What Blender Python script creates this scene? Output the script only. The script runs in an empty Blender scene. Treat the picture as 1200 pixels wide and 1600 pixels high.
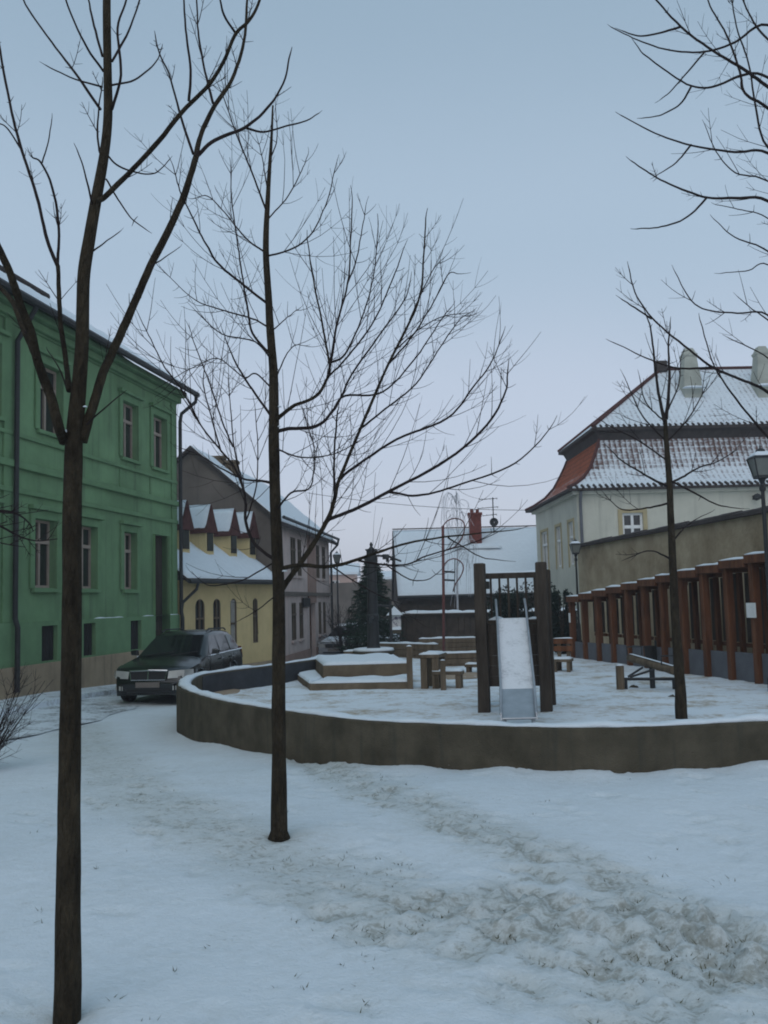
import bpy, math, random
import numpy as np
from mathutils import Vector, Matrix, noise

random.seed(7)
R = math.radians
scn = bpy.context.scene
col = scn.collection

# ------------------------------------------------------------------ camera
CAM = Vector((0, 0, 1.75))
FPX = 1500.0
PITCH = math.atan(138 / 1500.0)
ROLL = R(1.5)
CM = Matrix.Rotation(math.pi / 2 + PITCH, 3, 'X') @ Matrix.Rotation(-ROLL, 3, 'Z')
cd = bpy.data.cameras.new('camera')
cam = bpy.data.objects.new('camera', cd)
col.objects.link(cam)
cam.location = CAM
cam.rotation_euler = CM.to_euler()
cd.sensor_fit = 'VERTICAL'
cd.sensor_height = 24
cd.lens = 24 * FPX / 1600
cd.clip_start = 0.05
cd.clip_end = 3000
scn.camera = cam
scn.render.resolution_x = 768
scn.render.resolution_y = 1024

# ------------------------------------------------------------------ sky, sun, exposure
SUN_EL, SUN_AZ = R(42), R(192)
w = bpy.data.worlds.new('World')
scn.world = w
w.use_nodes = True
nt = w.node_tree
for n in list(nt.nodes):
    nt.nodes.remove(n)
out = nt.nodes.new('ShaderNodeOutputWorld')
bg = nt.nodes.new('ShaderNodeBackground')
sky = nt.nodes.new('ShaderNodeTexSky')
sky.sky_type = 'NISHITA'
sky.sun_disc = False
sky.sun_elevation = SUN_EL
sky.sun_rotation = SUN_AZ
sky.air_density = 1.0
sky.dust_density = 4.0
tc = nt.nodes.new('ShaderNodeTexCoord')
sep = nt.nodes.new('ShaderNodeSeparateXYZ')
nt.links.new(tc.outputs['Generated'], sep.inputs[0])
ramp = nt.nodes.new('ShaderNodeValToRGB')
ramp.color_ramp.interpolation = 'EASE'
els = ramp.color_ramp.elements
# overcast layer: pale lilac at the horizon, dull cyan blue higher up
els[0].position = 0.0
els[0].color = (0.59, 0.62, 0.705, 1)
els[1].position = 1.0
els[1].color = (0.20, 0.34, 0.45, 1)
for p, c in ((0.16, (0.485, 0.555, 0.675)), (0.36, (0.365, 0.47, 0.585)), (0.58, (0.28, 0.385, 0.49))):
    e = els.new(p)
    e.color = (*c, 1)
# faint cloud unevenness
cn = nt.nodes.new('ShaderNodeTexNoise')
cn.inputs['Scale'].default_value = 2.2
cn.inputs['Detail'].default_value = 5
nt.links.new(tc.outputs['Generated'], cn.inputs[0])
ca = nt.nodes.new('ShaderNodeMath')
ca.operation = 'MULTIPLY_ADD'
ca.inputs[1].default_value = 0.10
nt.links.new(cn.outputs[0], ca.inputs[0])
cb_ = nt.nodes.new('ShaderNodeMath')
cb_.operation = 'SUBTRACT'
cb_.inputs[1].default_value = 0.05
nt.links.new(sep.outputs['Z'], cb_.inputs[0])
nt.links.new(cb_.outputs[0], ca.inputs[2])
nt.links.new(ca.outputs[0], ramp.inputs[0])
sc = nt.nodes.new('ShaderNodeVectorMath')
sc.operation = 'SCALE'
sc.inputs['Scale'].default_value = 10.0
nt.links.new(ramp.outputs[0], sc.inputs[0])
mx = nt.nodes.new('ShaderNodeMix')
mx.data_type = 'RGBA'
mx.inputs[0].default_value = 0.93
nt.links.new(sky.outputs[0], mx.inputs[6])
nt.links.new(sc.outputs[0], mx.inputs[7])
nt.links.new(mx.outputs[2], bg.inputs[0])
bg.inputs[1].default_value = 0.1
nt.links.new(bg.outputs[0], out.inputs[0])

sd = bpy.data.lights.new('sun', 'SUN')
sd.energy = 0.5
sd.angle = R(60)
sd.color = (1, 0.95, 0.92)
sun = bpy.data.objects.new('sun', sd)
col.objects.link(sun)
sv = Vector((math.sin(SUN_AZ) * math.cos(SUN_EL), math.cos(SUN_AZ) * math.cos(SUN_EL), math.sin(SUN_EL)))
sun.rotation_euler = sv.to_track_quat('Z', 'Y').to_euler()
sun.location = (-10, -20, 30)

vs = scn.view_settings
vs.view_transform = 'Standard'
vs.look = 'None'
vs.exposure = 0.24
vs.gamma = 1.0
vs.use_curve_mapping = False
scn.render.engine = 'CYCLES'
scn.cycles.filter_width = 1.9

# ------------------------------------------------------------------ helpers
def ray(px, py):
    return CM @ Vector(((px - 600) / FPX, (800 - py) / FPX, -1))

def at(px, py, y):
    v = ray(px, py)
    return CAM + v * (y / v.y)

def on_z(px, py, z):
    v = ray(px, py)
    return CAM + v * ((z - CAM.z) / v.z)

def clamp(v, a=0.0, b=1.0):
    return max(a, min(b, v))

def gz(x, y):
    v = clamp(((y - 9) - 0.9 * x) / 10.5, 0, 1.15)
    v = v if v < 1 else 1.0
    z = -0.33 * v
    z += 0.14 * clamp((-5.5 - x) / 2.5) * clamp((30 - y) / 8)
    if y > 22:
        z -= 0.025 * min(y - 22, 60)
    return z

class Frame:
    """s along, o outward, z up"""
    def __init__(self, p, d):
        self.p = Vector((p[0], p[1], 0))
        self.d = Vector((d[0], d[1], 0)).normalized()
        self.n = Vector((self.d.y, -self.d.x, 0))
    def P(self, s, o, z):
        return self.p + self.d * s + self.n * o + Vector((0, 0, z))
    def hit(self, px, py, o=0.0):
        v = ray(px, py)
        q = self.p + self.n * o
        t = (q - CAM).dot(self.n) / v.dot(self.n)
        h = CAM + v * t
        return (h - self.p).dot(self.d), h.z
    def hit_plane(self, px, py, a, b, nrm):
        v = ray(px, py)
        t = (a - CAM).dot(nrm) / v.dot(nrm)
        h = CAM + v * t
        return (h - self.p).dot(self.d), (h - self.p).dot(self.n), h.z

class MB:
    def __init__(self):
        self.v = []
        self.f = []
        self.M = None
    def add(self, vs, fs):
        k = len(self.v)
        if self.M is not None:
            vs = [self.M @ Vector(p) for p in vs]
        self.v += [tuple(p) for p in vs]
        self.f += [tuple(i + k for i in f) for f in fs]
        return self
    def quad(self, a, b, c, d):
        return self.add([a, b, c, d], [(0, 1, 2, 3)])
    def poly(self, pts):
        return self.add(pts, [tuple(range(len(pts)))])
    def hexa(self, b, t):
        return self.add(list(b) + list(t), [(3, 2, 1, 0), (4, 5, 6, 7), (0, 1, 5, 4), (1, 2, 6, 5), (2, 3, 7, 6), (3, 0, 4, 7)])
    def box(self, c, s):
        x, y, z = c
        a, b, h = s[0] / 2, s[1] / 2, s[2] / 2
        bo = [(x - a, y - b, z - h), (x + a, y - b, z - h), (x + a, y + b, z - h), (x - a, y + b, z - h)]
        to = [(p[0], p[1], z + h) for p in bo]
        return self.hexa(bo, to)
    def fbox(self, fr, s0, s1, o0, o1, z0, z1):
        b = [fr.P(s0, o0, z0), fr.P(s1, o0, z0), fr.P(s1, o1, z0), fr.P(s0, o1, z0)]
        t = [fr.P(s0, o0, z1), fr.P(s1, o0, z1), fr.P(s1, o1, z1), fr.P(s0, o1, z1)]
        return self.hexa(b, t)
    def prism(self, pts, z0, z1):
        n = len(pts)
        vs = [(p[0], p[1], z0) for p in pts] + [(p[0], p[1], z1) for p in pts]
        fs = [tuple(range(n - 1, -1, -1)), tuple(range(n, 2 * n))]
        fs += [(i, (i + 1) % n, n + (i + 1) % n, n + i) for i in range(n)]
        return self.add(vs, fs)
    def tube(self, pts, rad, sides=6, cap=True):
        pts = [Vector(p) for p in pts]
        n = len(pts)
        if not hasattr(rad, '__len__'):
            rad = [rad] * n
        vs, fs = [], []
        up = None
        for i, p in enumerate(pts):
            t = pts[min(i + 1, n - 1)] - pts[max(i - 1, 0)]
            if t.length < 1e-9:
                t = Vector((0, 0, 1))
            t.normalize()
            if up is None:
                up = Vector((1, 0, 0)) if abs(t.x) < 0.8 else Vector((0, 1, 0))
            a = up - t * up.dot(t)
            if a.length < 1e-6:
                a = t.orthogonal()
            a.normalize()
            up = a
            b = t.cross(a)
            for k in range(sides):
                an = 2 * math.pi * k / sides
                vs.append(p + (a * math.cos(an) + b * math.sin(an)) * rad[i])
        for i in range(n - 1):
            for k in range(sides):
                k2 = (k + 1) % sides
                fs.append((i * sides + k, i * sides + k2, (i + 1) * sides + k2, (i + 1) * sides + k))
        if cap:
            fs.append(tuple(range(sides - 1, -1, -1)))
            fs.append(tuple((n - 1) * sides + k for k in range(sides)))
        return self.add(vs, fs)
    def loft(self, rings, closed=True, cap=True):
        n = len(rings[0])
        vs = [p for r in rings for p in r]
        fs = []
        for i in range(len(rings) - 1):
            for k in range(n if closed else n - 1):
                k2 = (k + 1) % n
                fs.append((i * n + k, i * n + k2, (i + 1) * n + k2, (i + 1) * n + k))
        if cap:
            fs.append(tuple(range(n - 1, -1, -1)))
            fs.append(tuple((len(rings) - 1) * n + k for k in range(n)))
        return self.add(vs, fs)
    def build(self, name, mat, parent=None, smooth=False, bevel=0.0, kind=None, seg=2):
        me = bpy.data.meshes.new(name)
        off = Vector((0, 0, 0))
        q = parent
        while q is not None:
            off += q.location
            q = q.parent
        me.from_pydata([(p[0] - off.x, p[1] - off.y, p[2] - off.z) for p in self.v], [], self.f)
        me.validate()
        o = bpy.data.objects.new(name, me)
        col.objects.link(o)
        if parent is not None:
            o.parent = parent
        if mat is not None:
            me.materials.append(mat)
        if smooth:
            me.polygons.foreach_set('use_smooth', [True] * len(me.polygons))
        if bevel:
            m = o.modifiers.new('bevel', 'BEVEL')
            m.width = bevel
            m.segments = seg
            m.limit_method = 'ANGLE'
        if kind:
            o['kind'] = kind
        return o

def thing(name, loc, label, cat, group=None):
    o = bpy.data.objects.new(name, None)
    col.objects.link(o)
    o.location = loc
    o.empty_display_size = 0.2
    return tag(o, label, cat, group)

def tag(o, label, cat, group=None):
    o['label'] = label
    o['category'] = cat
    if group:
        o['group'] = group
    return o

def struct(o):
    o['kind'] = 'structure'
    return o

def snowcap(corners, h, res=0.12, seed=0, over=0.0):
    """lumpy closed snow slab on a quad (4 corners, counter clockwise, on the carrier's top)"""
    a, b, c, d = [Vector(p) for p in corners]
    nu = max(2, int((b - a).length / res))
    nv = max(2, int((d - a).length / res))
    nu, nv = min(nu, 60), min(nv, 30)
    m = MB()
    vs, fs = [], []
    for j in range(nv + 1):
        v = j / nv
        for i in range(nu + 1):
            u = i / nu
            p = (a * (1 - u) + b * u) * (1 - v) + (d * (1 - u) + c * u) * v
            e = min(min(u, 1 - u) * (b - a).length, min(v, 1 - v) * (d - a).length)
            k = 0.35 + 0.65 * clamp(e / max(h * 1.2, 0.03)) ** 0.6
            z = h * k * (0.85 + 0.5 * noise.noise(p * 3.1 + Vector((seed, 0, 0))))
            vs.append(p + Vector((0, 0, max(z, 0.006))))
    top = len(vs)
    for j in range(nv):
        for i in range(nu):
            q = j * (nu + 1) + i
            fs.append((q, q + 1, q + nu + 2, q + nu + 1))
    rim = [i for i in range(nu + 1)] + [j * (nu + 1) + nu for j in range(1, nv + 1)] + \
          [nv * (nu + 1) + i for i in range(nu - 1, -1, -1)] + [j * (nu + 1) for j in range(nv - 1, 0, -1)]
    for r in rim:
        p = vs[r]
        i, j = r % (nu + 1), r // (nu + 1)
        u, v = i / nu, j / nv
        q = (a * (1 - u) + b * u) * (1 - v) + (d * (1 - u) + c * u) * v
        vs.append(q + Vector((0, 0, 0.002)))
    n = len(rim)
    for k in range(n):
        k2 = (k + 1) % n
        fs.append((rim[k2], rim[k], top + k, top + k2))
    m.add(vs, fs)
    return m

# ------------------------------------------------------------------ materials
def mat(name, base, rough=0.8, var=0.25, scale=6.0, bump=0.15, bscale=None, metal=0.0, c2=None, stretch=(1, 1, 1), spec=0.3, detail=8):
    m = bpy.data.materials.new(name)
    m.use_nodes = True
    t = m.node_tree
    b = t.nodes['Principled BSDF']
    b.inputs['Roughness'].default_value = rough
    b.inputs['Metallic'].default_value = metal
    b.inputs['Specular IOR Level'].default_value = spec
    tcn = t.nodes.new('ShaderNodeTexCoord')
    mp = t.nodes.new('ShaderNodeMapping')
    mp.inputs['Scale'].default_value = stretch
    t.links.new(tcn.outputs['Object'], mp.inputs[0])
    nz = t.nodes.new('ShaderNodeTexNoise')
    nz.inputs['Scale'].default_value = scale
    nz.inputs['Detail'].default_value = detail
    nz.inputs['Roughness'].default_value = 0.65
    t.links.new(mp.outputs[0], nz.inputs[0])
    rp = t.nodes.new('ShaderNodeValToRGB')
    lo = [max(0, c * (1 - var)) for c in base]
    hi = list(c2) if c2 else [min(1, c * (1 + var)) for c in base]
    rp.color_ramp.elements[0].position = 0.3
    rp.color_ramp.elements[0].color = (*lo, 1)
    rp.color_ramp.elements[1].position = 0.72
    rp.color_ramp.elements[1].color = (*hi, 1)
    t.links.new(nz.outputs[0], rp.inputs[0])
    t.links.new(rp.outputs[0], b.inputs['Base Color'])
    if bump:
        n2 = t.nodes.new('ShaderNodeTexNoise')
        n2.inputs['Scale'].default_value = bscale or scale * 5
        n2.inputs['Detail'].default_value = 6
        t.links.new(mp.outputs[0], n2.inputs[0])
        bp = t.nodes.new('ShaderNodeBump')
        bp.inputs['Strength'].default_value = bump
        bp.inputs['Distance'].default_value = 0.03
        t.links.new(n2.outputs[0], bp.inputs['Height'])
        t.links.new(bp.outputs[0], b.inputs['Normal'])
    return m

def mixnode(t, fac, a, b):
    x = t.nodes.new('ShaderNodeMix')
    x.data_type = 'RGBA'
    for sock, val in ((x.inputs[0], fac), (x.inputs[6], a), (x.inputs[7], b)):
        if hasattr(val, 'is_output'):
            t.links.new(val, sock)
        else:
            sock.default_value = val
    return x.outputs[2]

def mth(t, op, a, b=None, c=None):
    x = t.nodes.new('ShaderNodeMath')
    x.operation = op
    for i, val in enumerate((a, b, c)):
        if val is None:
            continue
        if hasattr(val, 'is_output'):
            t.links.new(val, x.inputs[i])
        else:
            x.inputs[i].default_value = val
    return x.outputs[0]

def rng(t, v, a, b, c=0.0, d=1.0):
    x = t.nodes.new('ShaderNodeMapRange')
    x.interpolation_type = 'SMOOTHSTEP'
    t.links.new(v, x.inputs[0])
    for i, k in enumerate((a, b, c, d)):
        x.inputs[i + 1].default_value = k
    return x.outputs[0]

def tnoise(t, vec, scale, detail=6, rough=0.6):
    n = t.nodes.new('ShaderNodeTexNoise')
    n.inputs['Scale'].default_value = scale
    n.inputs['Detail'].default_value = detail
    n.inputs['Roughness'].default_value = rough
    t.links.new(vec, n.inputs[0])
    return n.outputs[0]

SNOW = (0.71, 0.76, 0.80)
M = {}
M['snow'] = mat('snow', SNOW, 0.95, 0.05, 5, 0.35, 40, spec=0.1)
M['bark'] = mat('bark', (0.030, 0.022, 0.015), 0.95, 0.5, 16, 1.0, 55, stretch=(1, 1, 0.3), c2=(0.070, 0.054, 0.034), spec=0.15)
for n_ in M['bark'].node_tree.nodes:
    if n_.type == 'BUMP':
        n_.inputs['Distance'].default_value = 0.07
M['twig'] = mat('twig', (0.028, 0.021, 0.020), 0.9, 0.3, 10, 0.0, spec=0.1)
M['frost_twig'] = mat('frosted_twig', (0.46, 0.47, 0.50), 0.9, 0.25, 8, 0.0, spec=0.1)
M['concrete'] = mat('exposed_concrete', (0.078, 0.066, 0.046), 0.95, 0.35, 2.2, 0.6, 70, c2=(0.122, 0.104, 0.074), spec=0.1)
M['terrace'] = mat('terrace_concrete', (0.155, 0.12, 0.082), 0.95, 0.3, 3, 0.5, 50, spec=0.1)
M['inner_dark'] = mat('dark_grey_facing', (0.052, 0.054, 0.060), 0.9, 0.25, 3, 0.4, 40, spec=0.15)
M['wood_dark'] = mat('dark_timber', (0.042, 0.033, 0.027), 0.9, 0.4, 9, 0.5, 30, stretch=(1, 1, 0.12), c2=(0.08, 0.064, 0.05), spec=0.15)
M['wood_mid'] = mat('weathered_timber', (0.115, 0.085, 0.058), 0.9, 0.35, 9, 0.5, 30, stretch=(1, 1, 0.15), c2=(0.19, 0.145, 0.10), spec=0.15)
M['wood_red'] = mat('red_brown_timber', (0.095, 0.037, 0.018), 0.85, 0.5, 7, 0.5, 30, stretch=(1, 1, 0.15), c2=(0.180, 0.073, 0.034), spec=0.2)
M['steel'] = mat('stainless_steel', (0.42, 0.43, 0.45), 0.42, 0.15, 5, 0.1, 40, metal=0.7, spec=0.5)
M['iron'] = mat('black_iron', (0.020, 0.021, 0.022), 0.6, 0.3, 10, 0.1, 40, spec=0.4)
M['redpaint'] = mat('red_brown_paint', (0.13, 0.045, 0.04), 0.6, 0.3, 10, 0.1, spec=0.4)
M['green'] = mat('green_plaster', (0.170, 0.285, 0.150), 0.95, 0.26, 0.5, 0.3, 30, spec=0.1)
M['green_trim'] = mat('green_trim', (0.150, 0.254, 0.134), 0.95, 0.18, 1.5, 0.2, 30, spec=0.1)
M['plinth'] = mat('tan_plinth', (0.33, 0.255, 0.175), 0.95, 0.2, 1.6, 0.4, 30, spec=0.1)
M['yellow'] = mat('yellow_plaster', (0.60, 0.465, 0.24), 0.95, 0.12, 1.2, 0.2, 30, spec=0.1)
M['pink'] = mat('pink_plaster', (0.58, 0.47, 0.43), 0.95, 0.15, 1.2, 0.2, 30, spec=0.1)
M['pink_dark'] = mat('dusty_red_plaster', (0.33, 0.22, 0.18), 0.95, 0.2, 1.2, 0.2, 30, spec=0.1)
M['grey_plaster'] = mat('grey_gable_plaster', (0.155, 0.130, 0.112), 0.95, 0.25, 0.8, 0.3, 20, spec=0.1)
M['cream'] = mat('cream_plaster', (0.52, 0.51, 0.43), 0.95, 0.12, 0.7, 0.2, 20, spec=0.1)
M['chimney'] = mat('weathered_chimney_plaster', (0.37, 0.38, 0.33), 0.95, 0.2, 1.5, 0.3, 20, spec=0.1)
M['cream_trim'] = mat('ochre_trim', (0.42, 0.35, 0.21), 0.95, 0.15, 1.5, 0.1, spec=0.1)
M['yardwall'] = mat('old_plaster_wall', (0.37, 0.28, 0.175), 0.97, 0.4, 0.9, 0.8, 9, c2=(0.50, 0.41, 0.285), spec=0.08)
M['frame'] = mat('window_frame_paint', (0.34, 0.27, 0.22), 0.7, 0.12, 8, 0.0)
M['white'] = mat('white_paint', (0.72, 0.72, 0.70), 0.7, 0.1, 8, 0.0)
M['dark'] = mat('dark_opening', (0.025, 0.023, 0.022), 0.9, 0.2, 4, 0.0)
M['roof_dark'] = mat('dark_roofing', (0.055, 0.045, 0.042), 0.9, 0.3, 4, 0.3, 30, spec=0.15)
M['dormer_red'] = mat('red_brown_boarding', (0.085, 0.036, 0.032), 0.85, 0.3, 5, 0.3, 30, spec=0.15)
M['brick_red'] = mat('red_brick', (0.17, 0.05, 0.04), 0.95, 0.35, 6, 0.4, 30, spec=0.1)
M['needle'] = mat('conifer_needles', (0.018, 0.036, 0.022), 0.85, 0.5, 3, 0.0, spec=0.15)
M['evergreen'] = mat('evergreen_leaves', (0.013, 0.024, 0.018), 0.8, 0.5, 3, 0.0, spec=0.15)
M['greypanel'] = mat('grey_concrete_panel', (0.125, 0.13, 0.145), 0.95, 0.2, 2, 0.4, 40, spec=0.1)
M['tyre'] = mat('tyre_rubber', (0.018, 0.018, 0.018), 0.9, 0.2, 10, 0.2)
M['rim'] = mat('wheel_rim', (0.30, 0.30, 0.31), 0.4, 0.1, 10, 0.0, metal=0.6)
M['carblack'] = mat('dark_car_paint', (0.006, 0.007, 0.007), 0.2, 0.2, 3, 0.0, spec=0.7)
M['carsilver'] = mat('pale_car_paint', (0.30, 0.31, 0.33), 0.25, 0.1, 3, 0.0, spec=0.6)
M['plastic'] = mat('black_plastic', (0.014, 0.014, 0.015), 0.6, 0.2, 10, 0.0)
M['chrome'] = mat('chrome', (0.62, 0.62, 0.63), 0.18, 0.05, 10, 0.0, metal=1.0)
M['plate'] = mat('number_plate', (0.17, 0.145, 0.13), 0.7, 0.2, 30, 0.0)
M['lampglass'] = mat('frosted_lamp_glass', (0.15, 0.16, 0.145), 0.35, 0.15, 5, 0.0, spec=0.5)
M['farhouse'] = mat('peach_plaster', (0.48, 0.34, 0.29), 0.95, 0.15, 1, 0.0)
M['fartan'] = mat('far_tan_plaster', (0.33, 0.29, 0.25), 0.95, 0.15, 1, 0.0)
M['brownwall'] = mat('brown_board_wall', (0.062, 0.049, 0.040), 0.95, 0.35, 3, 0.3, 20, spec=0.1)

def glass(name, c, rough=0.08):
    m = mat(name, c, rough, 0.3, 2.0, 0.0, spec=0.6)
    return m
M['glass'] = glass('window_glass', (0.022, 0.024, 0.024))
M['carglass'] = glass('car_glass', (0.012, 0.014, 0.015), 0.04)
M['headlight'] = glass('headlight_glass', (0.38, 0.38, 0.36), 0.1)
M['curtain'] = mat('pale_curtained_glass', (0.30, 0.28, 0.25), 0.3, 0.3, 5, 0.0, stretch=(6, 6, 1))

def add_rain_streaks():
    # dirt runs down plaster walls: long vertical stains
    for k, s in (('green', 0.5), ('cream', 0.3), ('yellow', 0.25), ('pink', 0.3), ('concrete', 0.7), ('grey_plaster', 0.3), ('plinth', 0.55)):
        t = M[k].node_tree
        b = t.nodes['Principled BSDF']
        src = b.inputs['Base Color'].links[0].from_socket
        tcn = t.nodes.new('ShaderNodeTexCoord')
        mp = t.nodes.new('ShaderNodeMapping')
        mp.inputs['Scale'].default_value = (6.5, 6.5, 0.4) if k == 'concrete' else (3.0, 3.0, 0.22)
        t.links.new(tcn.outputs['Object'], mp.inputs[0])
        f = rng(t, tnoise(t, mp.outputs[0], 1.4, 7), 0.5, 0.78, 0.0, s)
        t.links.new(mixnode(t, f, src, (0.05, 0.05, 0.042, 1)), b.inputs['Base Color'])
add_rain_streaks()

def roof_tiles(name, axis, tile, snow_lo, snow_hi, sx=4.6, sy=4.0):
    """clay tiles in rows; snow lies in the joints and where the slope is flat"""
    m = bpy.data.materials.new(name)
    m.use_nodes = True
    t = m.node_tree
    b = t.nodes['Principled BSDF']
    b.inputs['Roughness'].default_value = 0.9
    b.inputs['Specular IOR Level'].default_value = 0.1
    g = t.nodes.new('ShaderNodeNewGeometry')
    d = t.nodes.new('ShaderNodeVectorMath')
    d.operation = 'DOT_PRODUCT'
    t.links.new(g.outputs['Position'], d.inputs[0])
    d.inputs[1].default_value = (axis[0], axis[1], 0)
    sp = t.nodes.new('ShaderNodeSeparateXYZ')
    t.links.new(g.outputs['Position'], sp.inputs[0])
    cb = t.nodes.new('ShaderNodeCombineXYZ')
    t.links.new(mth(t, 'MULTIPLY', d.outputs['Value'], sx), cb.inputs[0])
    t.links.new(mth(t, 'MULTIPLY', sp.outputs['Z'], sy), cb.inputs[1])
    br = t.nodes.new('ShaderNodeTexBrick')
    br.offset = 0.0
    br.inputs['Scale'].default_value = 1.0
    br.inputs['Mortar Size'].default_value = 0.14
    br.inputs['Mortar Smooth'].default_value = 0.5
    br.inputs['Brick Width'].default_value = 1.0
    br.inputs['Row Height'].default_value = 1.0
    br.inputs['Color1'].default_value = (*tile, 1)
    br.inputs['Color2'].default_value = (*[c * 0.65 for c in tile], 1)
    br.inputs['Mortar'].default_value = (*[c * 0.5 for c in tile], 1)
    t.links.new(cb.outputs[0], br.inputs[0])
    sn = t.nodes.new('ShaderNodeSeparateXYZ')
    t.links.new(g.outputs['Normal'], sn.inputs[0])
    flat = rng(t, sn.outputs['Z'], 0.25, 0.8, snow_lo, snow_hi)
    nz = tnoise(t, g.outputs['Position'], 0.9, 7)
    col_ = mth(t, 'MULTIPLY', mth(t, 'SINE', mth(t, 'MULTIPLY', d.outputs['Value'], sx * 6.2832)), 0.13)
    nf = tnoise(t, g.outputs['Position'], 9.0, 4)
    k = mth(t, 'ADD', flat, mth(t, 'MULTIPLY', mth(t, 'SUBTRACT', nz, 0.5), 1.0))
    k = mth(t, 'ADD', k, mth(t, 'MULTIPLY', br.outputs['Fac'], 0.20))
    k = mth(t, 'ADD', k, mth(t, 'MULTIPLY', mth(t, 'SUBTRACT', nf, 0.5), 0.9))
    k = mth(t, 'ADD', k, col_)
    k = rng(t, k, 0.35, 1.0)
    t.links.new(mixnode(t, k, br.outputs['Color'], (*SNOW, 1)), b.inputs['Base Color'])
    bp = t.nodes.new('ShaderNodeBump')
    bp.inputs['Strength'].default_value = 0.6
    bp.inputs['Distance'].default_value = 0.05
    t.links.new(mth(t, 'SUBTRACT', 1.0, br.outputs['Fac']), bp.inputs['Height'])
    t.links.new(bp.outputs[0], b.inputs['Normal'])
    return m

def ground_mat():
    m = bpy.data.materials.new('trodden_snow')
    m.use_nodes = True
    t = m.node_tree
    b = t.nodes['Principled BSDF']
    b.inputs['Roughness'].default_value = 0.95
    b.inputs['Specular IOR Level'].default_value = 0.1
    g = t.nodes.new('ShaderNodeNewGeometry')
    P = g.outputs['Position']
    at_ = t.nodes.new('ShaderNodeAttribute')
    at_.attribute_name = 'worn'
    mp = t.nodes.new('ShaderNodeMapping')
    mp.inputs['Rotation'].default_value = (0, 0, R(25))
    mp.inputs['Scale'].default_value = (1.0, 1.25, 1.0)
    t.links.new(P, mp.inputs[0])
    n1 = tnoise(t, mp.outputs[0], 1.7, 9, 0.7)
    n2 = tnoise(t, mp.outputs[0], 11.0, 6, 0.7)
    n3 = tnoise(t, P, 45.0, 3, 0.6)
    k = mth(t, 'ADD', mth(t, 'MULTIPLY', at_.outputs['Fac'], 0.56), mth(t, 'MULTIPLY', mth(t, 'SUBTRACT', n1, 0.5), 0.65))
    k = mth(t, 'ADD', k, mth(t, 'MULTIPLY', mth(t, 'SUBTRACT', n2, 0.5), 0.75))
    k = mth(t, 'ADD', k, mth(t, 'MULTIPLY', mth(t, 'SUBTRACT', n3, 0.5), 0.35))
    thin = rng(t, k, -0.10, 0.66, 0.0, 0.50)
    spot = rng(t, mth(t, 'ADD', k, mth(t, 'MULTIPLY', mth(t, 'SUBTRACT', n3, 0.5), 0.4)), 0.62, 0.98, 0.0, 0.34)
    grass = mixnode(t, n2, (0.21, 0.215, 0.155, 1), (0.31, 0.30, 0.24, 1))
    c = mixnode(t, thin, (*SNOW, 1), mixnode(t, 0.45, grass, (0.62, 0.64, 0.60, 1)))
    c = mixnode(t, spot, c, mixnode(t, n1, (0.06, 0.06, 0.035, 1), (0.13, 0.11, 0.075, 1)))
    # small flecks of soil and flattened grass, thick on the worn track, rare elsewhere
    mf = t.nodes.new('ShaderNodeMapping')
    mf.inputs['Scale'].default_value = (0.8, 1.15, 1.0)
    t.links.new(P, mf.inputs[0])
    n4 = tnoise(t, mf.outputs[0], 15.0, 5, 0.75)
    fl = mth(t, 'ADD', n4, mth(t, 'MULTIPLY', at_.outputs['Fac'], 0.17))
    fl = mth(t, 'ADD', fl, mth(t, 'MULTIPLY', mth(t, 'SUBTRACT', n1, 0.5), 0.30))
    fleck = rng(t, fl, 0.65, 0.82, 0.0, 0.50)
    c = mixnode(t, fleck, c, mixnode(t, n2, (0.12, 0.12, 0.07, 1), (0.24, 0.21, 0.16, 1)))
    t.links.new(c, b.inputs['Base Color'])
    bp = t.nodes.new('ShaderNodeBump')
    bp.inputs['Strength'].default_value = 0.5
    bp.inputs['Distance'].default_value = 0.035
    hh = mth(t, 'ADD', mth(t, 'MULTIPLY', n2, 0.8), mth(t, 'MULTIPLY', n3, 0.4))
    hh = mth(t, 'SUBTRACT', hh, mth(t, 'MULTIPLY', spot, 0.25))
    t.links.new(hh, bp.inputs['Height'])
    t.links.new(bp.outputs[0], b.inputs['Normal'])
    return m
M['ground'] = ground_mat()

def patchy(name, under, under2, lo, hi, scale=1.6, tint=None):
    m = bpy.data.materials.new(name)
    m.use_nodes = True
    t = m.node_tree
    b = t.nodes['Principled BSDF']
    b.inputs['Roughness'].default_value = 0.9
    b.inputs['Specular IOR Level'].default_value = 0.15
    g = t.nodes.new('ShaderNodeNewGeometry')
    n1 = tnoise(t, g.outputs['Position'], scale, 8, 0.7)
    n2 = tnoise(t, g.outputs['Position'], scale * 9, 5, 0.7)
    k = mth(t, 'ADD', n1, mth(t, 'MULTIPLY', mth(t, 'SUBTRACT', n2, 0.5), 0.5))
    u = mixnode(t, n2, (*under, 1), (*under2, 1))
    c = mixnode(t, rng(t, k, lo, hi), u, (*(tint or SNOW), 1))
    t.links.new(c, b.inputs['Base Color'])
    bp = t.nodes.new('ShaderNodeBump')
    bp.inputs['Strength'].default_value = 0.5
    bp.inputs['Distance'].default_value = 0.03
    t.links.new(k, bp.inputs['Height'])
    t.links.new(bp.outputs[0], b.inputs['Normal'])
    return m
M['road'] = patchy('wet_road_with_slush', (0.10, 0.095, 0.09), (0.16, 0.15, 0.14), 0.28, 0.60, 1.6)
M['pavement'] = patchy('snowy_pavement', (0.16, 0.15, 0.14), (0.25, 0.23, 0.22), 0.30, 0.55, 1.4)
M['playsand'] = patchy('snow_over_sand', (0.33, 0.26, 0.18), (0.45, 0.38, 0.29), 0.27, 0.56, 1.3)
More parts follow.
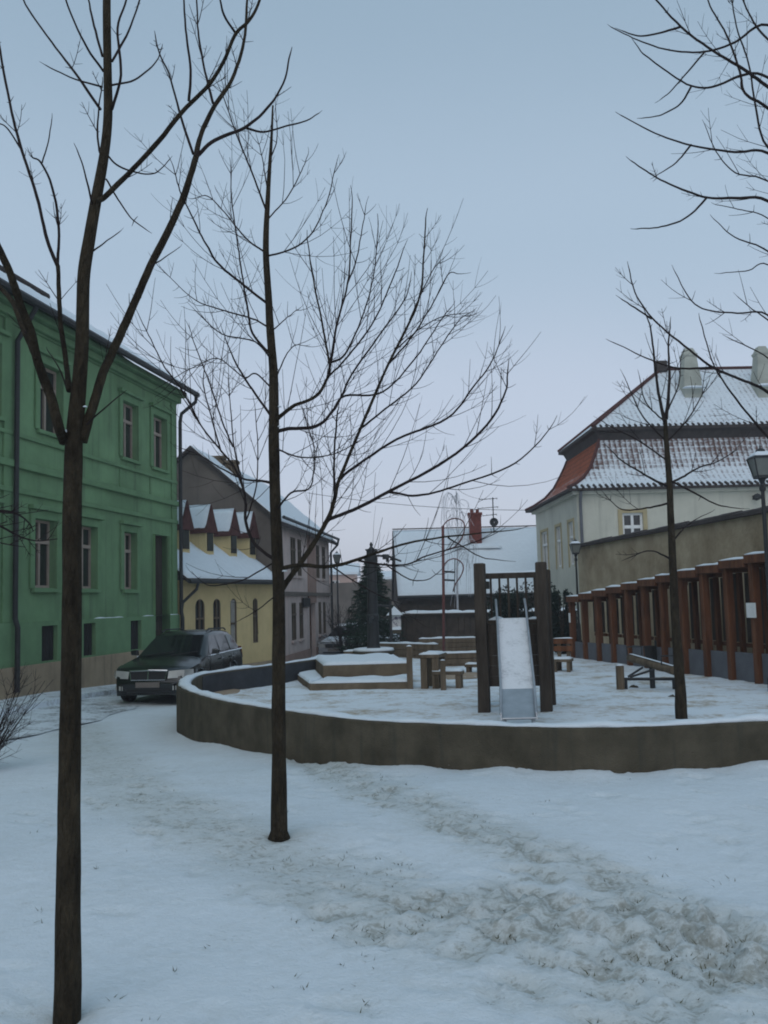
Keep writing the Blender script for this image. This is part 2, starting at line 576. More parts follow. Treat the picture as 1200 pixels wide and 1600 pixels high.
M['sand'] = patchy('bare_sand', (0.27, 0.20, 0.14), (0.38, 0.29, 0.21), 0.55, 0.8, 2.5)
M['notice'] = patchy('scribbled_board', (0.06, 0.05, 0.10), (0.2, 0.15, 0.2), 0.42, 0.50, 5.0, (0.6, 0.58, 0.56))
M['frost_steel'] = patchy('snow_dusted_steel', (0.38, 0.39, 0.40), (0.46, 0.47, 0.48), 0.20, 0.55, 2.6, (0.74, 0.75, 0.77))
# ------------------------------------------------------------------ ground
PATHS = [
    [(120, 1110), (165, 1165), (215, 1235), (330, 1300), (480, 1375), (640, 1440), (820, 1500), (1020, 1570), (1200, 1640)],
    [(455, 1160), (540, 1212), (680, 1275), (850, 1350), (1000, 1410), (1130, 1470), (1260, 1560)],
    [(640, 1440), (760, 1425), (900, 1450), (1050, 1490), (1180, 1530)],
]
PW = [0.75, 0.50, 0.50]
PG = [np.array([on_z(x, y, -0.03)[:2] for x, y in p]) for p in PATHS]

def segdist(X, Y, pl):
    d = np.full(X.shape, 1e9)
    for (ax, ay), (bx, by) in zip(pl[:-1], pl[1:]):
        vx, vy = bx - ax, by - ay
        t = np.clip(((X - ax) * vx + (Y - ay) * vy) / (vx * vx + vy * vy), 0, 1)
        d = np.minimum(d, np.hypot(X - ax - t * vx, Y - ay - t * vy))
    return d

def axis(parts):
    a = []
    for lo, hi, st in parts:
        a += list(np.arange(lo, hi, st))
    a.append(parts[-1][1])
    return np.array(a)

def make_lawn():
    xs = axis([(-180, -60, 30), (-60, -12, 4), (-12, -4.6, 0.3), (-4.6, 5.4, 0.045), (5.4, 14, 0.4), (14, 60, 4), (60, 180, 30)])
    ys = axis([(-30, 2, 4), (2, 3.2, 0.1), (3.2, 11.6, 0.045), (11.6, 24, 0.25), (24, 60, 2), (60, 270, 30)])
    X, Y = np.meshgrid(xs, ys)
    V = np.clip(((Y - 9) - 0.9 * X) / 10.5, 0, 1)
    Z = -0.33 * V + 0.14 * np.clip((-5.5 - X) / 2.5, 0, 1) * np.clip((30 - Y) / 8, 0, 1)
    Z -= 0.025 * np.clip(Y - 22, 0, 60)
    worn = 0.20 * np.exp(-((X + 2.2) / 1.6) ** 2 - ((Y - 10.5) / 3.5) ** 2) + 0.12 * (np.abs(X) < 8)
    for pl, wd, top in zip(PG, PW, (0.85, 0.85, 0.6)):
        worn = np.maximum(worn, np.clip(1.15 - segdist(X, Y, pl) / wd, 0, top))
    worn = worn * (1 - 0.25 * np.clip((7.5 - Y) / 3.0, 0, 1))
    rs = np.random.RandomState(3)
    # gentle undulation
    for k in range(26):
        fx, fy = rs.normal(0, 2.2, 2)
        Z += 0.0035 * np.sin(fx * X + fy * Y + rs.uniform(0, 6.28)) * (np.abs(X) < 30)
    # trodden footprints
    fine = (X > -5) & (X < 5.6) & (Y > 3) & (Y < 12)
    n = 0
    while n < 700:
        i = rs.randint(0, len(PG))
        pl = PG[i]
        j = rs.randint(0, len(pl) - 1)
        t = rs.rand()
        p = pl[j] * (1 - t) + pl[j + 1] * t + rs.normal(0, PW[i] * 0.55, 2)
        if n % 5 == 0:
            p = np.array([rs.uniform(-3.5, 4.5), rs.uniform(3.5, 10)])
        n += 1
        a = math.atan2(pl[j + 1][1] - pl[j][1], pl[j + 1][0] - pl[j][0]) + rs.normal(0, 0.5)
        ca, sa = math.cos(a), math.sin(a)
        sub = (np.abs(xs - p[0]) < 0.4).nonzero()[0]
        suy = (np.abs(ys - p[1]) < 0.4).nonzero()[0]
        if len(sub) < 3 or len(suy) < 3:
            continue
        sl = np.ix_(suy, sub)
        dx, dy = X[sl] - p[0], Y[sl] - p[1]
        u, v = dx * ca + dy * sa, -dx * sa + dy * ca
        q = (u / 0.15) ** 2 + (v / 0.065) ** 2
        Z[sl] -= 0.016 * np.exp(-q ** 2)
        Z[sl] += 0.008 * np.exp(-(np.sqrt(q) - 1.35) ** 2 / 0.06)
        worn[sl] = np.minimum(1.3, worn[sl] + 0.22 * np.exp(-q ** 2))  # darkens each print: bared dirt, plus dent shade put into the colour
    # uneven snow bank against the wall foot, melt ring round the tree on the lawn
    wd_ = segdist(X, Y, np.array([(p.x, p.y) for p in WL[::3]]))
    Z += (0.03 + 0.03 * np.sin(X * 2.1) * np.sin(X * 5.3 + 1)) * np.exp(-(wd_ / 0.22) ** 2)
    for tx, ty in (at(436, 1298, 7.35)[:2], at(103, 1690, 4.35)[:2]):
        rr = np.hypot(X - tx, Y - ty)
        Z -= 0.03 * np.exp(-(rr / 0.13) ** 2)
        worn += 0.75 * np.exp(-(rr / 0.15) ** 2)
    Z += np.where(fine, rs.normal(0, 0.0022, Z.shape), 0)
    h, wd = X.shape
    me = bpy.data.meshes.new('lawn')
    idx = np.arange(h * wd).reshape(h, wd)
    faces = np.stack([idx[:-1, :-1], idx[:-1, 1:], idx[1:, 1:], idx[1:, :-1]], -1).reshape(-1, 4)
    me.from_pydata(np.stack([X, Y, Z], -1).reshape(-1, 3).tolist(), [], faces.tolist())
    at_ = me.attributes.new('worn', 'FLOAT', 'POINT')
    at_.data.foreach_set('value', worn.reshape(-1).astype(np.float32))
    me.polygons.foreach_set('use_smooth', [True] * len(me.polygons))
    me.materials.append(M['ground'])
    o = bpy.data.objects.new('lawn', me)
    col.objects.link(o)
    struct(o)

# grass blades poking out of the worn snow
def make_grass():
    rs = random.Random(5)
    m = MB()
    for k in range(900):
        i = rs.choice([0, 0, 1, 2])
        pl = PG[i]
        j = rs.randrange(len(pl) - 1)
        t = rs.random()
        p = pl[j] * (1 - t) + pl[j + 1] * t
        x, y = p[0] + rs.gauss(0, PW[i] * 0.6), p[1] + rs.gauss(0, PW[i] * 0.6)
        if k % 9 == 0:
            x, y = rs.uniform(-3.5, 4.5), rs.uniform(3.3, 9.5)
        if y < 3.2 or y > 11:
            continue
        z = gz(x, y) - 0.012
        for q in range(rs.randint(1, 4)):
            a = rs.uniform(0, 6.28)
            L = rs.uniform(0.010, 0.026)
            bx, by = x + rs.gauss(0, 0.018), y + rs.gauss(0, 0.018)
            dx, dy = math.cos(a) * 0.0035, math.sin(a) * 0.0035
            lx, ly = rs.gauss(0, 0.02), rs.gauss(0, 0.02)
            m.add([(bx - dx, by - dy, z), (bx + dx, by + dy, z), (bx + lx, by + ly, z + L)], [(0, 1, 2)])
    o = m.build('grass', mat('winter_grass', (0.085, 0.085, 0.045), 0.9, 0.4, 5, 0.0), kind='stuff')
    tag(o, 'short winter grass poking through the trodden snow', 'grass')
make_grass()

# ------------------------------------------------------------------ street
GD = Vector((0.167, 0.986, 0)).normalized()
GC = at(276, 1000, 30.0)
GF = Frame((GC.x, GC.y), GD)          # green house facade: s = 0 at its far corner, negative towards us

def strip(name, mat_, left, right, dz, n=60, wide=4):
    m = MB()
    rows = []
    for i in range(n + 1):
        t = i / n
        a, b = left(t), right(t)
        for k in range(wide + 1):
            p = a * (1 - k / wide) + b * (k / wide)
            rows.append((p.x, p.y, gz(p.x, p.y) + dz))
    fs = []
    for i in range(n):
        for k in range(wide):
            q = i * (wide + 1) + k
            fs.append((q, q + 1, q + wide + 2, q + wide + 1))
    m.add(rows, fs)
    return struct(m.build(name, mat_, smooth=True))

def kerbline(t):
    y = 6 + t * 84
    p = GF.P((y - GF.p.y) / GF.d.y, 1.25, 0)
    if y > 30:
        p = Vector((GC.x + 1.25 + 0.30 * (y - 30), y, 0)) if y < 37 else Vector((GC.x + 3.35 + 0.11 * (y - 37), y, 0))
    return p

def roadright(t):
    p = kerbline(t)
    return p + Vector((1.75 + 0.16 * math.sin(p.y * 0.8) + 0.10 * math.sin(p.y * 2.9), 0, 0))
strip('road', M['road'], kerbline, roadright, 0.02, 90)

def make_pavement():
    m = MB()
    n = 80
    rings = []
    for i in range(n + 1):
        y = 6 + i / n * 60
        p = kerbline((y - 6) / 84)
        zi = gz(p.x, p.y)
        a = p + Vector((-2.8, 0, 0))
        rings.append([(p.x, p.y, zi - 0.1), (p.x + 0.0, p.y, zi + 0.13), (p.x - 0.14, p.y, zi + 0.145), (a.x, a.y, zi + 0.15)])
    m.loft(rings, closed=False, cap=False)
    struct(m.build('pavement', M['pavement']))
make_pavement()

# ------------------------------------------------------------------ playground wall and ground
TOPZ = 0.44
def crom(pts, n=8):
    out = []
    P = [pts[0] * 2 - pts[1]] + list(pts) + [pts[-1] * 2 - pts[-2]]
    for i in range(1, len(P) - 2):
        a, b, c, d = P[i - 1], P[i], P[i + 1], P[i + 2]
        for k in range(n):
            t = k / n
            out.append(0.5 * ((2 * b) + (c - a) * t + (2 * a - 5 * b + 4 * c - d) * t * t + (3 * b - a - 3 * c + d) * t ** 3))
    out.append(pts[-1])
    return out
wp = [(516, 1025), (450, 1034), (380, 1043), (316, 1051), (289, 1057), (275.5, 1068), (286, 1078), (310, 1086), (350, 1096), (430, 1109), (560, 1125), (700, 1132), (850, 1137), (1000, 1136), (1200, 1127)]
WP = [on_z(x, y, TOPZ) for x, y in wp]
WP += [Vector((5.3, 10.0, TOPZ)), Vector((6.6, 11.2, TOPZ)), Vector((7.4, 13.0, TOPZ)), Vector((7.6, 15.0, TOPZ))]
WL = crom(WP, 10)
def offset(line, d):
    o = []
    for i, p in enumerate(line):
        t = line[min(i + 1, len(line) - 1)] - line[max(i - 1, 0)]
        t.z = 0
        t.normalize()
        o.append(p + Vector((-t.y, t.x, 0)) * d)
    return o
THK = 0.26
WI = offset(WL, THK)
make_lawn()

def make_playwall():
    root = thing('curved_wall', (1.5, 9.8, 0), 'low curved dark concrete wall around the playground', 'wall')
    m = MB()
    rings = []
    for a, b in zip(WL, WI):
        rings.append([(a.x, a.y, gz(a.x, a.y) - 0.2), (a.x, a.y, TOPZ - 0.02), (a.x * 0.92 + b.x * 0.08, a.y * 0.92 + b.y * 0.08, TOPZ),
                      (a.x * 0.08 + b.x * 0.92, a.y * 0.08 + b.y * 0.92, TOPZ), (b.x, b.y, TOPZ - 0.02), (b.x, b.y, -0.25)])
    m.loft(rings)
    wl = m.build('wall_body', M['concrete'], root)
    m = MB()
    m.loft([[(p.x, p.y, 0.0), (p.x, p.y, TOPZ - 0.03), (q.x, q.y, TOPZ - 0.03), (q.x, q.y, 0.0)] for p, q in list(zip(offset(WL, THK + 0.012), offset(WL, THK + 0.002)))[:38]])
    m.build('inner_dark_sheet', M['inner_dark'], root)  # thin dark grey sheet laid over the back-left inner face
    # snow lying along the top, thin and broken over the front, thicker in the bend
    m = MB()
    rings = []
    for i, (a, b) in enumerate(zip(WL, WI)):
        k = 0.6 + 0.8 * noise.noise(a * 1.7) + 0.5 * noise.noise(a * 6)
        h = 0.055 * clamp(k, 0.25, 1.4)
        e0 = 0.10 + 0.14 * noise.noise(a * 4)
        e1 = 0.94
        q = [a.lerp(b, f) for f in (e0, e0 + 0.14, 0.5, e1 - 0.14, e1)]
        rings.append([(p.x, p.y, TOPZ + z) for p, z in zip(q, (0.001, h * 0.75, h, h * 0.75, 0.001))])
    m.loft(rings)
    m.build('snow_cap', M['snow'], root, smooth=True)
make_playwall()

def make_playground():
    ring = [p.copy() for p in WI]
    ring += [Vector((7.6, 20, 0)), Vector((7.0, 30, 0)), Vector((2.0, 31, 0)), Vector((-1.0, 27, 0))]
    # dense sheet clipped to the ring (inset strip + fan would shade badly, so a grid)
    poly = [(p.x, p.y) for p in ring]
    def inside(x, y):
        c = False
        j = len(poly) - 1
        for i in range(len(poly)):
            xi, yi = poly[i]
            xj, yj = poly[j]
            if (yi > y) != (yj > y) and x < (xj - xi) * (y - yi) / (yj - yi) + xi:
                c = not c
            j = i
        return c
    m = MB()
    st = 0.2
    xs = np.arange(-4.2, 8.2, st)
    ys = np.arange(9.4, 31.2, st)
    ids = {}
    def vid(i, j):
        if (i, j) not in ids:
            x, y = xs[i], ys[j]
            z = 0.012 + 0.03 * noise.noise(Vector((x * 0.9, y * 0.9, 1))) + 0.018 * noise.noise(Vector((x * 3, y * 3, 4)))
            ids[(i, j)] = len(m.v)
            m.v.append((x, y, max(z, 0.003) + 0.02))
        return ids[(i, j)]
    # keep any cell that touches the inside so that the sheet runs on under the wall
    ins = [[inside(x, y) for y in ys] for x in xs]
    for i in range(len(xs) - 1):
        for j in range(len(ys) - 1):
            if ins[i][j] or ins[i + 1][j] or ins[i][j + 1] or ins[i + 1][j + 1]:
                if all(min((Vector((xs[a], ys[b], 0)) - Vector((p.x, p.y, 0))).length for p in WI[::4]) > -1 for a, b in ((i, j),)):
                    m.f.append((vid(i, j), vid(i + 1, j), vid(i + 1, j + 1), vid(i, j + 1)))
    struct(m.build('playground_ground', M['playsand'], smooth=True))
make_playground()

def sand_patch(px, py, rx, ry, seed, name='sand_patch'):
    c = on_z(px, py, 0.03)
    m = MB()
    n = 22
    vs = [(c.x, c.y, 0.075)]
    for ringr, z in ((0.55, 0.07), (1.0, 0.035)):
        for k in range(n):
            a = 2 * math.pi * k / n
            r = ringr * (1 + 0.35 * noise.noise(Vector((math.cos(a) * 1.5 + seed, math.sin(a) * 1.5, ringr))))
            vs.append((c.x + rx * r * math.cos(a), c.y + ry * r * math.sin(a), z))
    fs = [(0, 1 + k, 1 + (k + 1) % n) for k in range(n)]
    fs += [(1 + k, 1 + n + k, 1 + n + (k + 1) % n, 1 + (k + 1) % n) for k in range(n)]
    m.add(vs, fs)
    struct(m.build(name, M['sand'], smooth=True))
sand_patch(345, 1081, 0.42, 1.0, 1)
sand_patch(722, 1056, 0.8, 1.0, 5)

# ------------------------------------------------------------------ building helpers
def wall_cells(m, fr, s0, s1, z0, z1, ops, depth=0.2, o=0.0, arch=False):
    ss = sorted({s0, s1, *[v for q in ops for v in q[:2]]})
    zs = sorted({z0, z1, *[v for q in ops for v in q[2:4]]})
    for a, b in zip(ss[:-1], ss[1:]):
        for c, d in zip(zs[:-1], zs[1:]):
            sm, zm = (a + b) / 2, (c + d) / 2
            if any(q[0] < sm < q[1] and q[2] < zm < q[3] for q in ops):
                continue
            m.quad(fr.P(a, o, c), fr.P(b, o, c), fr.P(b, o, d), fr.P(a, o, d))
    for q in ops:
        a, b, c, d = q[:4]
        for (s, z), (t, u) in (((a, c), (b, c)), ((b, c), (b, d)), ((b, d), (a, d)), ((a, d), (a, c))):
            m.quad(fr.P(s, o, z), fr.P(t, o, u), fr.P(t, o - depth, u), fr.P(s, o - depth, z))
        if arch:
            r = (b - a) / 2
            n = 6
            for sg, cx in ((-1, a), (1, b)):
                pts = [fr.P(cx, o - 0.001, d)]
                for k in range(n + 1):
                    an = math.pi / 2 * k / n
                    pts.append(fr.P((a + b) / 2 + sg * r * math.sin(an), o - 0.001, d - r + r * math.cos(an)))
                if sg < 0:
                    pts = [pts[0]] + pts[:0:-1]
                m.poly(pts)

def window(parent, fr, a, b, c, d, depth=0.16, fm='frame', gm='glass', transom=0.68, mull=True, sill=None, o=0.0, bar=0.06, name='window'):
    m = MB()
    f0, f1 = o - depth, o - depth + 0.06
    m.fbox(fr, a, a + bar, f0, f1, c, d)
    m.fbox(fr, b - bar, b, f0, f1, c, d)
    m.fbox(fr, a + bar, b - bar, f0, f1, c, c + bar)
    m.fbox(fr, a + bar, b - bar, f0, f1, d - bar, d)
    if mull:
        m.fbox(fr, (a + b) / 2 - bar * 0.6, (a + b) / 2 + bar * 0.6, f0 + 0.004, f1 + 0.01, c + bar, d - bar)
    if transom:
        z = c + (d - c) * transom
        m.fbox(fr, a + bar, b - bar, f0 + 0.006, f1 + 0.03, z - bar * 0.7, z + bar * 0.7)
    wn = m.build(name, M[fm], parent)
    MB().quad(fr.P(a + 0.01, o - depth + 0.02, c + 0.01), fr.P(b - 0.01, o - depth + 0.02, c + 0.01), fr.P(b - 0.01, o - depth + 0.02, d - 0.01), fr.P(a + 0.01, o - depth + 0.02, d - 0.01)).build('pane', M[gm], wn)
    if sill:
        MB().fbox(fr, a - 0.1, b + 0.1, o + 0.002, o + 0.10, c - 0.11, c - 0.02).build('sill', M[sill], wn, bevel=0.01)
    return wn

# ------------------------------------------------------------------ green house
def make_green_house():
    gx = gz(GC.x, GC.y)
    root = thing('green_house', (GC.x - 3, GC.y - 6, gx), 'two storey green plastered house with basement windows and tan plinth', 'house')
    S0, S1 = -22.0, 0.0
    ZB = -1.2
    _, ZE = GF.hit(276, 612)                 # eaves
    _, zp = GF.hit(92, 1036)                 # plinth top
    _, zg = GF.hit(170, 966)                 # top of the proud green base
    zp, zg = 0.55, zg
    def rect(x0, x1, y0, y1):
        ym = (y0 + y1) / 2
        s0, _ = GF.hit(x0, ym)
        s1, _ = GF.hit(x1, ym)
        _, za = GF.hit((x0 + x1) / 2, y1)
        _, zb = GF.hit((x0 + x1) / 2, y0)
        return [s0, s1, za, zb]
    g1 = rect(192, 212, 830, 916)
    gA = rect(52, 86, 815, 924)
    gB = rect(122, 150, 822, 918)
    # the ground-floor windows share one sill and head height
    zs, zh = (g1[2] + gA[2]) / 2, (g1[3] + gA[3]) / 2
    ground = [[q[0], q[1], zs, zh] for q in (gA, gB, g1)]
    u1 = rect(190, 214, 630, 718)
    u2 = rect(238, 259, 652, 730)
    uz, uh = (u1[2] + u2[2]) / 2, (u1[3] + u2[3]) / 2
    wdt = u1[1] - u1[0]
    upper = [[q[0], q[1], uz, uh] for q in (u1, u2)]
    uA = rect(60, 96, 600, 690)
    upper.append([uA[0], uA[1], uz, uh])
    for k in range(1, 4):
        upper.append([uA[0] - 2.6 * k, uA[0] - 2.6 * k + 1.0, uz, uh])
        ground.append([gA[0] - 2.6 * k, gA[0] - 2.6 * k + 1.0, zs, zh])
    dr = rect(239, 262, 836, 985)
    door = [dr[0], dr[1], gz(GC.x, GC.y) + 0.3, dr[3]]
    base = [rect(60, 85, 983, 1036), rect(126, 145, 974, 1024), rect(200, 217, 965, 1012)]
    bz, bh = 0.45, 1.30
    bz = sum(q[2] for q in base) / 3
    bh = sum(q[3] for q in base) / 3
    zp = bz - 0.04
    base = [[q[0], q[1], bz, bh] for q in base]
    # two sheets: main wall above the base, base band proud of it
    m = MB()
    wall_cells(m, GF, S0, S1, zg, ZE, [q for q in ground + upper] + [[door[0], door[1], zg - 0.01, door[3]]], 0.22)
    m.quad(GF.P(S1, 0, ZB), GF.P(S1, -9, ZB), GF.P(S1, -9, ZE), GF.P(S1, 0, ZE))
    m.quad(GF.P(S0, -9, ZB), GF.P(S0, 0, ZB), GF.P(S0, 0, ZE), GF.P(S0, -9, ZE))
    m.quad(GF.P(S1, -9, ZB), GF.P(S0, -9, ZB), GF.P(S0, -9, ZE), GF.P(S1, -9, ZE))
    m.quad(GF.P(S0, -0.9, ZB), GF.P(S1, -0.9, ZB), GF.P(S1, -0.9, ZE), GF.P(S0, -0.9, ZE))
    m.build('wall', M['green'], root)
    m = MB()
    wall_cells(m, GF, S0, S1 + 0.06, zp, zg, base + [[door[0], door[1], zp - 0.01, zg + 0.01]], 0.3, o=0.08)
    m.quad(GF.P(S0, 0.08, zg), GF.P(door[0], 0.08, zg), GF.P(door[0], -0.02, zg), GF.P(S0, -0.02, zg))
    m.quad(GF.P(door[1], 0.08, zg), GF.P(S1 + 0.06, 0.08, zg), GF.P(S1 + 0.06, -0.02, zg), GF.P(door[1], -0.02, zg))
    m.quad(GF.P(S1 + 0.06, 0.08, zp), GF.P(S1 + 0.06, -2, zp), GF.P(S1 + 0.06, -2, zg), GF.P(S1 + 0.06, 0.08, zg))
    m.build('base_band', M['green_trim'], root)
    m = MB()
    m.fbox(GF, S0, door[0], -0.3, 0.13, ZB, zp)
    m.fbox(GF, door[1], S1 + 0.08, -0.3, 0.13, ZB, zp)
    m.build('plinth', M['plinth'], root, bevel=0.015)
    for q in ground + upper:
        window(root, GF, *q, depth=0.2, sill='green_trim', bar=0.06)
    for i, q in enumerate(ground + upper):       # raised surrounds
        a, b, c, d = q
        m = MB()
        m.fbox(GF, a - 0.19, a - 0.003, 0.003, 0.055, c - 0.02, d + 0.2)
        m.fbox(GF, b + 0.003, b + 0.19, 0.003, 0.055, c - 0.02, d + 0.2)
        m.fbox(GF, a - 0.003, b + 0.003, 0.003, 0.052, d + 0.003, d + 0.2)
        m.fbox(GF, a - 0.24, b + 0.24, 0.003, 0.14, d + 0.203, d + 0.30)
        m.build('window_surround', M['green_trim'], root, bevel=0.01)
    for q in base:
        a, b, c, d = q
        m = MB()
        m.quad(GF.P(a, -0.03, c), GF.P(b, -0.03, c), GF.P(b, -0.03, d), GF.P(a, -0.03, d))
        bw = m.build('basement_window', M['dark'], root)
        g = MB()
        for k in range(3):
            s = a + (b - a) * (k + 1) / 4
            g.tube([GF.P(s, 0.02, c), GF.P(s, 0.02, d)], 0.012, 6)
        g.build('grille', M['iron'], bw)
    # door
    m = MB()
    a, b, c, d = door
    m.fbox(GF, a, b, -0.24, -0.18, c, d)
    dd = m.build('door', M['wood_dark'], root)
    mm = MB()
    for k in range(3):
        mm.fbox(GF, a + 0.12, (a + b) / 2 - 0.05, -0.179, -0.16, c + 0.15 + k * (d - c) / 3, c + (k + 1) * (d - c) / 3 - 0.1)
        mm.fbox(GF, (a + b) / 2 + 0.05, b - 0.12, -0.179, -0.16, c + 0.15 + k * (d - c) / 3, c + (k + 1) * (d - c) / 3 - 0.1)
    mm.build('door_panel', M['wood_dark'], dd, bevel=0.01)
    MB().tube([GF.P(b - 0.1, -0.17, c + 1.05), GF.P(b - 0.1, -0.10, c + 1.05), GF.P(b - 0.24, -0.10, c + 1.05)], 0.014, 6).build('door_handle', M['iron'], dd)
    m = MB()
    for s, t in ((a, a - 0.002), (b, b + 0.002)):
        m.quad(GF.P(s, 0.08, c), GF.P(s, -0.25, c), GF.P(s, -0.25, d), GF.P(s, 0.08, d))
    m.build('door_reveal', M['green_trim'], root)
    MB().fbox(GF, a, b, -0.5, 0.2, ZB, c).build('door_step', M['plinth'], root)
    # cornices and strings
    _, zc = GF.hit(120, 755)
    for z, h, o in ((zc, 0.16, 0.12), (zc - 0.55, 0.12, 0.08), (uz - 0.35, 0.10, 0.07), (uh + 0.62, 0.08, 0.06)):
        MB().fbox(GF, S0, S1 + 0.03, 0.002, o, z, z + h).build('string_course', M['green_trim'], root, bevel=0.02)
    m = MB()
    m.fbox(GF, S0, S1 + 0.10, 0.001, 0.18, ZE - 0.42, ZE - 0.24)
    m.fbox(GF, S0, S1 + 0.16, 0.001, 0.34, ZE - 0.235, ZE - 0.05)
    m.build('eaves_cornice', M['green_trim'], root, bevel=0.03)
    # pilaster strips
    for px in (15, 272):
        s, _ = GF.hit(px, 700)
        MB().fbox(GF, s - 0.28, min(s + 0.28, S1 - 0.01), 0.001, 0.05, zg + 0.01, ZE - 0.43).build('pilaster', M['green_trim'], root, bevel=0.01)
    # vertical joint panels between upper windows
    for px in (187, 234):
        s, _ = GF.hit(px, 740)
        MB().fbox(GF, s - 0.03, s + 0.03, 0.001, 0.03, zc + 0.17, uz - 0.36).build('panel_strip', M['green_trim'], root)
    # roof
    pit = math.tan(R(34.3))
    def rp(s, o):
        return GF.P(s, o, ZE + (0.55 - o) * pit * 0.98)
    m = MB()
    a, b = rp(S0, 0.55), rp(S1 + 0.3, 0.55)
    c, d = rp(S1 + 0.3, -4.6), rp(S0, -4.6)
    e, f = rp(S1 + 0.3, 0.55) - GF.n * 10.1, rp(S0, 0.55) - GF.n * 10.1
    dn = Vector((0, 0, -0.14))
    m.hexa([a + dn, b + dn, c + dn, d + dn], [a, b, c, d])
    m.hexa([d + dn, c + dn, e + dn, f + dn], [d, c, e, f])
    rf = m.build('roof', M['roof_dark'], root)
    up = Vector((0, 0, 0.004))
    snowcap([rp(S0 + 0.05, 0.50) + up, rp(S1 + 0.25, 0.50) + up, rp(S1 + 0.25, -4.2) + up, rp(S0 + 0.05, -4.2) + up], 0.08, 0.3).build('roof_snow', M['snow'], rf, smooth=True)
    m = MB()
    m.tube([rp(S0, -4.6) + up * 20, rp(S1 + 0.32, -4.6) + up * 20], 0.13, 8)
    m.build('ridge_capping', M['roof_dark'], rf)
    # gable triangle at the far end
    MB().poly([GF.P(S1, 0.0, ZE - 0.01), GF.P(S1, -9, ZE - 0.01), rp(S1, -4.5) - Vector((0, 0, 0.16))]).build('gable', M['green'], root)
    # gutter and downpipe
    m = MB()
    m.tube([GF.P(S0, 0.62, ZE - 0.10), GF.P(S1 + 0.35, 0.62, ZE - 0.10)], 0.085, 8)
    m.build('gutter', M['iron'], root)
    m = MB()
    m.tube([GF.P(0.22, 0.62, ZE - 0.14), GF.P(0.22, 0.60, ZE - 0.35), GF.P(0.02, 0.2, ZE - 0.75), GF.P(0.0, 0.16, ZE - 1.0), GF.P(0.0, 0.16, zg + 0.1), GF.P(0.0, 0.2, zg - 0.1), GF.P(0.0, 0.2, gx)], 0.06, 8)
    m.build('downpipe', M['iron'], root)
    s, _ = GF.hit(15, 900)
    MB().tube([GF.P(s, 0.6, ZE - 0.14), GF.P(s, 0.14, ZE - 0.9), GF.P(s, 0.14, zg + 0.1), GF.P(s, 0.2, zg - 0.1), GF.P(s, 0.2, 0)], 0.06, 8).build('downpipe', M['iron'], root)
    # snow on the top of the proud base
    for s0, s1 in ((base[1][1] + 0.05, g1[0] - 0.1), (base[2][1] + 0.2, door[0] - 0.05), (door[1] + 0.05, S1)):
        snowcap([GF.P(s0, 0.0, zg + 0.002), GF.P(s0, 0.078, zg + 0.002), GF.P(s1, 0.078, zg + 0.002), GF.P(s1, 0.0, zg + 0.002)], 0.035, 0.1).build('ledge_snow', M['snow'], root, smooth=True)
make_green_house()

